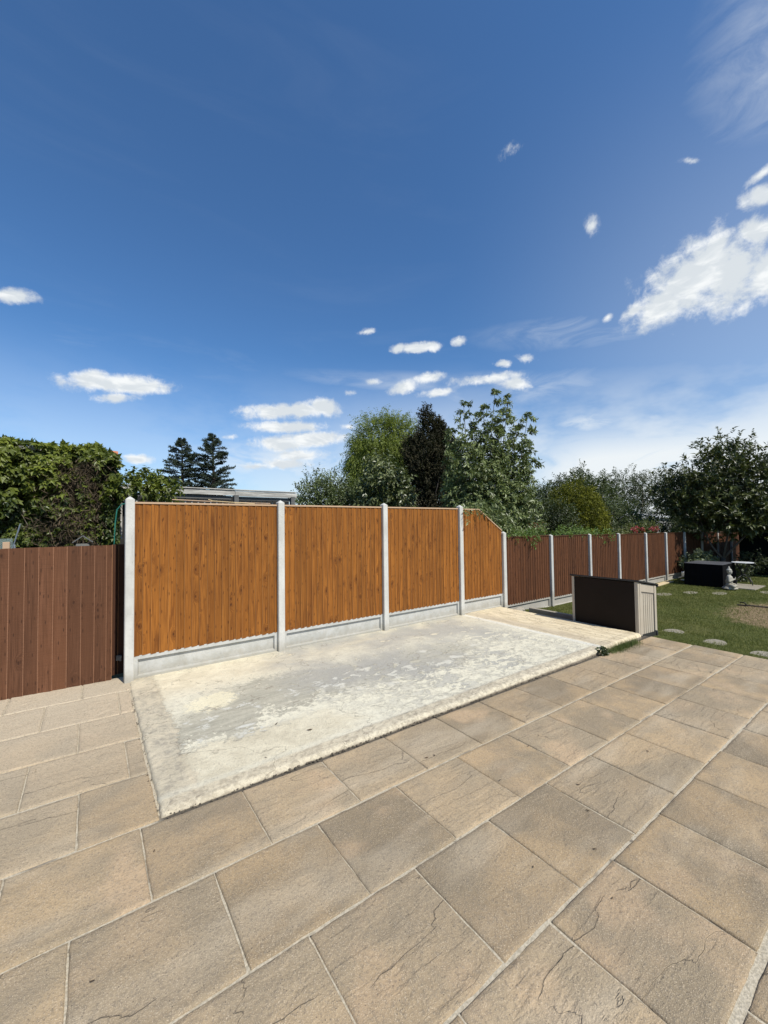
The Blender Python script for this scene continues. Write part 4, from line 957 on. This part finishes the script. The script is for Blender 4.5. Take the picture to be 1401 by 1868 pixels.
for i, (x, y, z) in enumerate([(13.75, 5.75, 1.56), (13.95, 5.72, 1.60), (14.35, 5.72, 1.54), (14.95, 5.68, 1.53), (15.1, 5.7, 1.58), (15.28, 5.66, 1.52), (15.4, 5.7, 1.57), (15.22, 5.68, 1.46), (14.45, 5.74, 1.50), (13.82, 5.7, 1.49)]):
    P, d = lobe_points([(x, y, z, .045, .045, .04)], 20, .4, .2); d = d+np.array([0, 0, .5])
    ar = sprigs(P, d, .02, 2, .045, .045, .0); link('bloom', leaf_mesh('bloom', *ar[:5], ar[5]), M_rose, ro)
# light climber spilling over the brown fence top
M_clm = mat_leaf('climber_leaves', (.060, .115, .022), (.190, .280, .060), .5, .35)
def climber(label, spots, n):
    t = thing('climbing_plant', label, 'climbing plant', (spots[0][0], 5.75, 0), 'climbers over the brown fence')
    P, d = lobe_points(spots, n, .2, .35); d[:, 1] -= .2
    ar = sprigs(P, d, .16, 7, .06, .026, .2); link('foliage', leaf_mesh('foliage', *ar[:5], ar[5]), M_clm, t)
    bm = bmesh.new()
    for s in spots: tube(bm, [(s[0], 5.72, -.1), (s[0]+.05, 5.74, .8), (s[0], 5.74, s[2])], [.012, .009, .005], 5)
    bmo('stem', bm, M_bark, t)
climber('bright green climber spilling over the second and third brown panels', [(9.9, 5.85, 1.48, .4, .2, .06), (10.6, 5.8, 1.50, .5, .2, .08), (11.3, 5.85, 1.48, .5, .2, .08), (11.7, 5.62, 1.42, .3, .12, .10), (10.3, 6.0, 1.55, .3, .2, .10)], 200)
climber('thin green climber sprigs on top of the first brown panel', [(7.7, 5.7, 1.52, .3, .1, .07), (8.5, 5.75, 1.50, .4, .1, .08), (8.15, 5.58, 1.42, .12, .05, .08)], 110)

# ============================== GARDEN ==============================
# garden tree with glossy leaves
M_mag = mat_leaf('glossy_evergreen_leaves', (.012, .018, .005), (.115, .130, .034), .45, .1, .5)
gt = thing('evergreen_tree', 'glossy leaved garden tree with a forked trunk behind the covered box', 'tree', (18.35, 4.75, -.22))
lob = [(18.5, 4.8, 3.0, 1.35, 1.3, 1.15), (18.7, 4.6, 3.95, .95, .9, .75), (19.0, 3.9, 2.9, 1.1, 1.0, 1.1), (18.0, 5.4, 2.6, 1.2, .9, .9), (18.9, 3.4, 2.3, .9, .8, .7), (17.7, 5.9, 2.9, .7, .7, .8), (18.6, 4.6, 1.9, 1.3, 1.1, .55), (19.2, 3.3, 3.2, .8, .7, .8)]
lob += [(18.8, 4.1, 1.9, 1.2, 1.1, .6), (18.1, 5.2, 1.9, .9, .8, .5)]
P, d = lobe_points(lob, 2700, .3, .5, 2)
D = d+np.array([0, 0, .6]); ar = sprigs(P, D, nr.uniform(.12, .3, len(P)), 9, .15, .058, .05, .9)
link('foliage', leaf_mesh('foliage', *ar[:5], ar[5]), M_mag, gt)
bm = bmesh.new()
tube(bm, [(18.35, 4.75, -.25), (18.36, 4.74, .15), (18.34, 4.72, .45)], [.11, .085, .08], 9)
for p in ([(18.34, 4.72, .40), (18.2, 4.98, .85), (18.1, 5.2, 1.5), (18.0, 5.4, 2.4)], [(18.34, 4.72, .42), (18.38, 4.62, 1.0), (18.5, 4.5, 1.8), (18.7, 4.4, 3.3)], [(18.34, 4.72, .44), (18.5, 4.4, .9), (18.8, 4.0, 1.5), (19, 3.7, 2.6)], [(18.1, 5.2, 1.4), (17.9, 5.6, 2.), (17.7, 5.9, 2.8)]):
    tube(bm, p, [.045, .035, .025, .01][:len(p)], 7)
for i in nr.choice(len(P), 60, replace=False):
    q = Vector(P[i]); s = Vector((18.5, 4.6, rnd.uniform(1.3, 2.6))); tube(bm, [s, s.lerp(q, .5)+Vector((0, 0, .1)), q], [.022, .014, .005], 4)
bmo('trunk', bm, M_bark, gt, True)

# small flowering shrubs round the trunk
M_hyd = mat_leaf('pale_shrub_leaves', (.05, .07, .03), (.24, .27, .15), .5, .2)
bushy('shrub', 'low pale leaved shrub behind the covered box, left of the tree trunk', 'shrub', (17.6, 5.15, -.22), [(17.5, 5.1, .35, .65, .35, .42), (16.9, 5.25, .3, .4, .3, .35)], 300, 7, .085, .05, M_hyd, .16, .2, .02)
bushy('shrub', 'low grey green shrub right of the garden tree trunk', 'shrub', (19.2, 4.2, -.22), [(19.2, 4.1, .3, .55, .45, .36)], 240, 7, .07, .035, M_gy, .16, .2, .02)
bushy('shrub', 'small leafy plant under the round table behind the statue', 'shrub', (17.4, 3.95, -.22), [(17.3, 3.95, .12, .22, .2, .34)], 130, 7, .06, .035, M_gy, .14, .2, .015)

# storage box at the end of the concrete base
M_dkp = mat_simple('dark_brown_plastic', (.015, .010, .007), (.018, .012, .009), 2, .55, bs=200, bd=.0003, spec=.12)
M_lid = mat_simple('charcoal_plastic', (.022, .022, .023), (.030, .030, .031), 5, .45, bs=200, bd=.0005)
M_bei = mat_simple('beige_plastic', (.42, .36, .275), (.46, .40, .31), 3, .5, bs=150, bd=.0004)
sb = thing('storage_box', 'beige and dark brown plastic garden storage box at the end of the concrete base', 'storage box', (7.45, 3.47, -.16))
bx0, bx1, by0, by1 = 7.125, 7.80, 2.93, 4.03
def zl(x): return .825 - (x-7.11)*.16        # sloping top line
def prism(bm, pts, y0, y1):
    a = [bm.verts.new((x, y0, z)) for x, z in pts]; b = [bm.verts.new((x, y1, z)) for x, z in pts]
    bm.faces.new(a[::-1]); bm.faces.new(b)
    for k in range(len(pts)): bm.faces.new((a[k], a[(k+1) % len(pts)], b[(k+1) % len(pts)], b[k]))
bm = bmesh.new(); box(bm, bx0, bx0+.03, by0+.05, by1-.04, -.16, .815, .004)
bmo('back_panel', bm, M_dkp, sb)
for s, (ya, yb) in enumerate(((by0, by0+.05), (by1-.04, by1))):
    bm = bmesh.new(); prism(bm, [(bx0-.012, -.13 if s == 0 else .02), (bx0+.045, -.16), (bx0+.045, zl(bx0+.04)), (bx0-.012, zl(bx0))], ya, yb)
    bmo('corner_trim', bm, M_bei, sb)
bm = bmesh.new(); box(bm, bx0-.018, bx0-.008, by0+.012, by0+.024, -.10, .70, .002); bmo('hinge_rod', bm, M_bei, sb)
bm = bmesh.new()   # end face with vertical ribs
prism(bm, [(bx0+.045, -.02), (bx1-.005, -.055), (bx1-.005, zl(bx1)-.01), (bx0+.045, zl(bx0+.045)-.01)], by0+.014, by1-.01)
bmo('end_panel', bm, mat_simple('beige_plastic_groove', (.16, .14, .115), (.18, .16, .13), 3, .6), sb)
bm = bmesh.new()
prism(bm, [(bx0+.10, zl(bx0+.10)-.14), (bx1-.08, zl(bx1-.08)-.14), (bx1-.08, zl(bx1-.08)-.012), (bx0+.10, zl(bx0+.1)-.012)], by0+.004, by0+.014)
for k in range(6):
    w = (bx1-bx0-.22)/6; xa = bx0+.115+k*w
    prism(bm, [(xa, -.02-(xa-bx0)*.05), (xa+w-.016, -.02-(xa-bx0)*.05), (xa+w-.016, zl(xa+w)-.165), (xa, zl(xa)-.165)], by0+.003, by0+.0135)
for xa, xb in ((bx0+.047, bx0+.098), (bx1-.078, bx1-.003)):
    prism(bm, [(xa, -.03), (xb, -.045), (xb, zl(xb)-.012), (xa, zl(xa)-.012)], by0-.004, by0+.0135)
bmo('ribbed_cladding', bm, M_bei, sb)
bm = bmesh.new(); prism(bm, [(bx0-.03, zl(bx0-.03)+.004), (bx1+.05, zl(bx1+.05)+.004), (bx1+.055, zl(bx1+.05)+.026), (bx0-.03, zl(bx0-.03)+.034)], by0-.025, by1+.03)
bmesh.ops.bevel(bm, geom=bm.edges[:], offset=.006, segments=2, affect='EDGES')
box(bm, bx1+.02, bx1+.053, by0-.02, by1+.02, zl(bx1+.05)-.028, zl(bx1+.05)+.006, .003)
bmo('lid', bm, M_lid, sb)
bm = bmesh.new(); prism(bm, [(bx0+.04, -.22), (bx1+.01, -.22), (bx1+.01, -.058), (bx0+.04, -.025)], by0+.008, by1); box(bm, bx1-.02, bx1+.03, by0-.004, by0+.05, -.22, -.058, .003)
bmo('plinth', bm, M_lid, sb)
bm = bmesh.new(); box(bm, bx1-.005, bx1+.012, by0+.02, (by0+by1)/2-.004, -.05, zl(bx1)-.01, .003); bmo('door', bm, M_bei, sb)
bm = bmesh.new(); box(bm, bx1-.005, bx1+.012, (by0+by1)/2+.004, by1-.02, -.05, zl(bx1)-.01, .003); bmo('door', bm, M_bei, sb)

# kerb edging and stub by the brown fence
bm = bmesh.new(); box(bm, 7.60, 7.70, 4.10, 5.28, -.22, -.012, .012)
tag(bmo('kerb', bm, M_kerb), kind='structure')
bm = bmesh.new(); r_ = bmesh.ops.create_icosphere(bm, subdivisions=3, radius=1)
for v in bm.verts:
    c = v.co; k = .16*noise.noise(c*2.1); v.co = Vector((7.42+c.x*(.16+k*.3), 5.40+c.y*(.10+k*.2), max(-.13, -.07+c.z*.075*(1+k))))
tag(bmo('concrete_lump', bm, M_kerb, None), 'rough grey lump of concrete by the foot of the brown fence', 'concrete lump')
# timber plank beside the brown fence
def mat_plank():
    m, g, b = new_mat('fresh_sawn_plank'); p = g.pos(); n = g.noise(g.scale(p, (1.5, 30, 20)), 1., 4, .6, .4)
    g.put(b.inputs['Base Color'], g.mix(g.ss(n, .3, .7), (.50, .38, .20), (.64, .52, .32))); b.inputs['Roughness'].default_value = .75; return m
bm = bmesh.new(); box(bm, -1.15, 1.15, -.085, .085, 0, .04, .004, Matrix.Translation((14.35, 5.33, -.2)) @ Matrix.Rotation(math.radians(2.5), 4, 'Z'))
tag(bmo('timber_plank', bm, mat_plank()), 'pale yellow timber plank lying on the grass at the foot of the brown fence', 'plank')
M_white = mat_simple('white_plastic', (.66, .66, .64), (.74, .74, .72), 6, .5)
bm = bmesh.new()
for (x, y, z, rx, rz, l) in ((16.1, 5.25, -.17, .1, .4, .30), (16.35, 5.33, -.10, .4, 1.1, .22), (16.6, 5.22, -.16, .0, -.3, .34), (16.5, 5.35, -.02, .9, .2, .2)):
    box(bm, -l/2, l/2, -.04, .04, -.015, .015, .006, Matrix.Translation((x, y, z)) @ Matrix.Rotation(rz, 4, 'Z') @ Matrix.Rotation(rx, 4, 'Y'))
tag(bmo('plastic_offcuts', bm, M_white), 'small heap of white plastic offcuts between the timber plank and covered box', 'offcuts')

# stepping stones
for i, (x, y, rx, ry, lb) in enumerate([(8.45, 2.92, .22, .16, 'nearest-left stepping stone just behind the storage box end'), (8.12, 2.24, .24, .15, 'stepping stone in the middle of the near lawn beside the patio'), (7.86, 1.60, .22, .15, 'stepping stone at the right edge of the picture beside the patio'),
        (12.75, 4.60, .30, .17, 'far stepping stone nearest the brown fence past the storage box'), (13.6, 4.25, .28, .16, 'far stepping stone before the left end of the covered box'), (14.05, 3.72, .30, .16, 'far stepping stone just in front of the covered box corner'), (15.2, 2.95, .32, .17, 'far stepping stone on the right beyond the bare patch')]):
    bm = bmesh.new(); top, bot = [], []
    zz = lawn_z(x, y)-.006
    for k in range(22):
        a = 2*PI*k/22; w = 1+.06*noise.noise(Vector((math.cos(a)*2, math.sin(a)*2, i*7)))
        top.append(bm.verts.new((x+rx*w*math.cos(a)*.96, y+ry*w*math.sin(a)*.96, zz+.012+.003*noise.noise(Vector((a, i, 0)))))); bot.append(bm.verts.new((x+rx*w*math.cos(a), y+ry*w*math.sin(a), zz-.03)))
    bm.faces.new(top)
    for k in range(22): bm.faces.new((bot[k], bot[(k+1) % 22], top[(k+1) % 22], top[k]))
    tag(bmo('stepping_stone', bm, M_stone), lb, 'stepping stone', 'stepping stones across the lawn')
bm = bmesh.new()
for (pts, r) in (([(12.35, 2.95, -.19), (12.4, 2.7, -.175), (12.5, 2.4, -.185), (12.6, 2.15, -.195)], .016), ([(12.3, 2.75, -.17), (12.5, 2.85, -.14), (12.6, 2.95, -.16)], .014)): tube(bm, pts, r, 6)
tag(bmo('fallen_branch', bm, M_barkd), 'thin dark branch lying on the bare soil patch in the lawn', 'branch')

# covered garden box
M_cov = mat_simple('black_cover_fabric', (.004, .004, .0045), (.006, .006, .007), 5, .8, bs=20, bd=.004, spec=.08)
M_covt = mat_simple('lighter_black_cover', (.055, .055, .058), (.075, .075, .078), 2, .6, bs=12, bd=.004)  # cover top, a lighter tone than the skirt
cv = thing('covered_box', 'low rectangular garden box under a black fabric cover beside the brown fence', 'covered box', (15.8, 4.42, -.2))
x0, x1, y0, y1, zt = 15.2, 16.4, 3.93, 4.90, .475
V, F = [], []; per = []
N_ = 60
def peri(s):
    Lx, Ly = x1-x0, y1-y0; T = 2*(Lx+Ly); s *= T
    if s < Ly: return (x0, y0+s, -1, 0)
    s -= Ly
    if s < Lx: return (x0+s, y1, 0, 1)
    s -= Lx
    if s < Ly: return (x1, y1-s, 1, 0)
    s -= Ly; return (x1-s, y0, 0, -1)
NS = 160
for j, t in enumerate((0, .04, .25, .5, .75, 1)):
    for i in range(NS):
        px, py, nx, ny = peri(i/NS); pl = .016*t*math.sin(i*1.15)*(1.6 if ny < 0 else .35) + .010*t
        V.append((px+nx*pl, py+ny*pl, zt - (zt+.19)*t + (.006*math.sin(i*.35) if t == 1 else 0)))
for j in range(5):
    for i in range(NS): F.append((j*NS+i, j*NS+(i+1) % NS, (j+1)*NS+(i+1) % NS, (j+1)*NS+i))
me = np_mesh('skirt', np.array(V), np.array(F)); link('skirt', me, M_cov, cv)
bm = bmesh.new(); vs = []
nx_, ny_ = 14, 12
for j in range(ny_+1):
    for i in range(nx_+1):
        X_, Y_ = x0-.012+(x1-x0+.024)*i/nx_, y0-.012+(y1-y0+.024)*j/ny_; e = min(i, nx_-i, j, ny_-j)
        vs.append(bm.verts.new((X_, Y_, zt+(.004 if e == 0 else .012+.010*noise.noise(Vector((X_*3, Y_*3, 1)))))))
for j in range(ny_):
    for i in range(nx_): q = j*(nx_+1)+i; bm.faces.new((vs[q], vs[q+1], vs[q+nx_+2], vs[q+nx_+1]))
bmo('top', bm, M_covt, cv, True)

# paving under table
bm = bmesh.new(); box(bm, 15.35, 16.5, 3.25, 4.3, -.24, -.178, .008, Matrix.Identity(4))
tag(bmo('paving_slab', bm, M_stone), 'square pale paving slab under the round bistro table', 'paving slab')
# bistro table
bt = thing('bistro_table', 'small round bistro table with pale top and curved black legs beside the covered box', 'table', (16.3, 3.62, -.178))
bm = bmesh.new(); tx, ty = 16.3, 3.72
prof = [(.0, .50), (.255, .512), (.27, .515), (.272, .522), (.265, .528), (.0, .532)]
rings = [[bm.verts.new((tx+r*math.cos(2*PI*k/40), ty+r*math.sin(2*PI*k/40), z-.02)) for k in range(40)] for r, z in prof[1:-1]]
for a, b in zip(rings, rings[1:]):
    for k in range(40): bm.faces.new((a[k], a[(k+1) % 40], b[(k+1) % 40], b[k]))
bm.faces.new(rings[0][::-1]); bm.faces.new(rings[-1]); bmo('table_top', bm, mat_simple('pale_table_top', (.55, .55, .54), (.66, .66, .65), 9, .35), bt)
M_iron = mat_simple('black_iron', (.018, .017, .016), (.03, .028, .026), 12, .45, .3)
for k in range(4):
    a = PI/4+k*PI/2+.35; c, s = math.cos(a), math.sin(a); bm = bmesh.new()
    tube(bm, [(tx+c*r, ty+s*r, z) for r, z in ((.22, .48), (.14, .36), (.06, .20), (.05, .12), (.10, .08), (.19, .03), (.25, -.07), (.27, -.17))], .012, 7); bmo('leg', bm, M_iron, bt)
bm = bmesh.new(); tube(bm, [(tx+.06*math.cos(2*PI*k/16), ty+.06*math.sin(2*PI*k/16), .14) for k in range(17)], .006, 5, False); bmo('ring', bm, M_iron, bt)

# meditating stone statue
def statue():
    C0 = Vector((15.0, 3.73, -.20)); bm = bmesh.new()
    # local: facing +x'. rotate so it faces right and a little towards the camera
    R_ = Matrix.Translation(C0) @ Matrix.Rotation(math.radians(-80), 4, 'Z') @ Matrix.Scale(1.0, 4)
    def ell(c, r, rot=(0, 0, 0)):
        s = bmesh.ops.create_icosphere(bm, subdivisions=3, radius=1)
        Mx = Matrix.Translation(c) @ Matrix.Rotation(rot[2], 4, 'Z') @ Matrix.Rotation(rot[1], 4, 'Y') @ Matrix.Rotation(rot[0], 4, 'X') @ Matrix.Diagonal((*r, 1))
        for v in s['verts']: v.co = R_ @ (Mx @ v.co)
    def limb(a, b, ra, rb, k=7):
        a, b = Vector(a), Vector(b)
        for i in range(k):
            t = i/(k-1); rr = ra+(rb-ra)*t; ell(a.lerp(b, t), (rr, rr, rr))
    ell((0, 0, .045), (.19, .24, .045)); ell((.0, 0, .075), (.165, .215, .035))         # base cushion
    for s in (-1, 1):
        limb((-.03, s*.07, .135), (.09, s*.19, .115), .062, .052); limb((.09, s*.19, .115), (.14, -s*.02, .125), .050, .034)
        limb((-.01, s*.115, .385), (.0, s*.165, .25), .040, .034); limb((.0, s*.165, .25), (.105, s*.03, .305), .032, .022)
        ell((.125, s*.012, .325), (.014, .012, .045), (0, .15, 0)); ell((-.012, s*.105, .385), (.045, .05, .04))
        ell((.0, s*.062, .525), (.014, .008, .030))                                        # ears
        ell((.052, s*.022, .535), (.010, .014, .006))                                      # eyelids
    ell((-.01, 0, .23), (.085, .10, .12)); ell((0, 0, .33), (.078, .115, .085)); limb((-.005, 0, .39), (0, 0, .45), .038, .034, 4)
    ell((.005, 0, .52), (.062, .056, .072)); ell((.062, 0, .517), (.012, .010, .020)); ell((.058, 0, .490), (.010, .018, .006)); ell((.045, 0, .468), (.02, .02, .014))
    ell((-.004, 0, .560), (.068, .064, .045)); ell((-.004, 0, .610), (.034, .034, .032)); ell((-.004, 0, .650), (.018, .018, .028))
    o = bmo('statue', bm, mat_concrete('weathered_cast_stone', (.30, .285, .24), (.42, .40, .34), (.13, .12, .10), 14, .6), None, True)
    md = o.modifiers.new('remesh', 'REMESH'); md.mode = 'VOXEL'; md.voxel_size = .0075; md.use_smooth_shade = True
    md = o.modifiers.new('smooth', 'SMOOTH'); md.factor = .5; md.iterations = 2
    tag(o, 'seated stone meditating figure with topknot beside the covered box', 'statue')
statue()

# dark shed at the right end of the lawn
sh = thing('garden_shed', 'large dark green shed in deep shade at the right edge of the lawn', 'shed', (21, 2.6, -.22))
SHY = 4.62
M_shd = mat_simple('dark_green_shed_paint', (.0035, .006, .005), (.005, .008, .0065), 2, .8, spec=.1)
bm = bmesh.new(); box(bm, 19.9, 23.5, -2.5, SHY, -.25, 1.72)
bmo('wall', bm, M_shd, sh)
bm = bmesh.new()
y = -2.5
while y < SHY-.1: box(bm, 19.885, 19.902, y, y+.118, -.22, 1.70, .003); y += .124
bmo('cladding', bm, M_shd, sh)
bm = bmesh.new()
for s in (-1, 1): box(bm, 19.55, 23.9, -2.0, 2.0, -.02, .02, .004, Matrix.Translation((0, 1.06+s*1.90, 2.26)) @ Matrix.Rotation(-s*math.radians(15), 4, 'X'))
bmo('roof', bm, mat_simple('grey_roof_felt', (.06, .058, .054), (.09, .088, .082), 5, .9), sh)

# weed and grass tuft at the slab edge
wd = thing('weed', 'small dark leafy weed at the front edge of the concrete base', 'weed', (5.80, 2.875, gz(5.8, 2.9)))
P, d = lobe_points([(5.80, 2.87, -.03, .075, .05, .05)], 46, .3, .3); ar = sprigs(P, d+np.array([0, -.2, .6]), .04, 4, .045, .028, .15)
link('foliage', leaf_mesh('foliage', *ar[:5], ar[5]), M_dk, wd)
n = 2400; X = nr.uniform(5.93, 6.85, n); Y = 2.875-np.abs(nr.normal(0, .055, n)); w = 1-np.abs(X-6.35)/.6
P = np.stack([X, Y, GX*X+GY*Y-.004], 1); keep = nr.uniform(0, 1, n) < w+.1; P = P[keep]
M_tuft = mat_leaf('rough_grass', (.05, .08, .02), (.16, .19, .07), .6, .25, .2)
o = grass('grass_tuft', P, nr.uniform(.04, .125, len(P)), np.full(len(P), .0022), .85, mat=M_tuft)
tag(o, 'tuft of rough grass along the patio against the raised end of the concrete base', 'grass tuft')
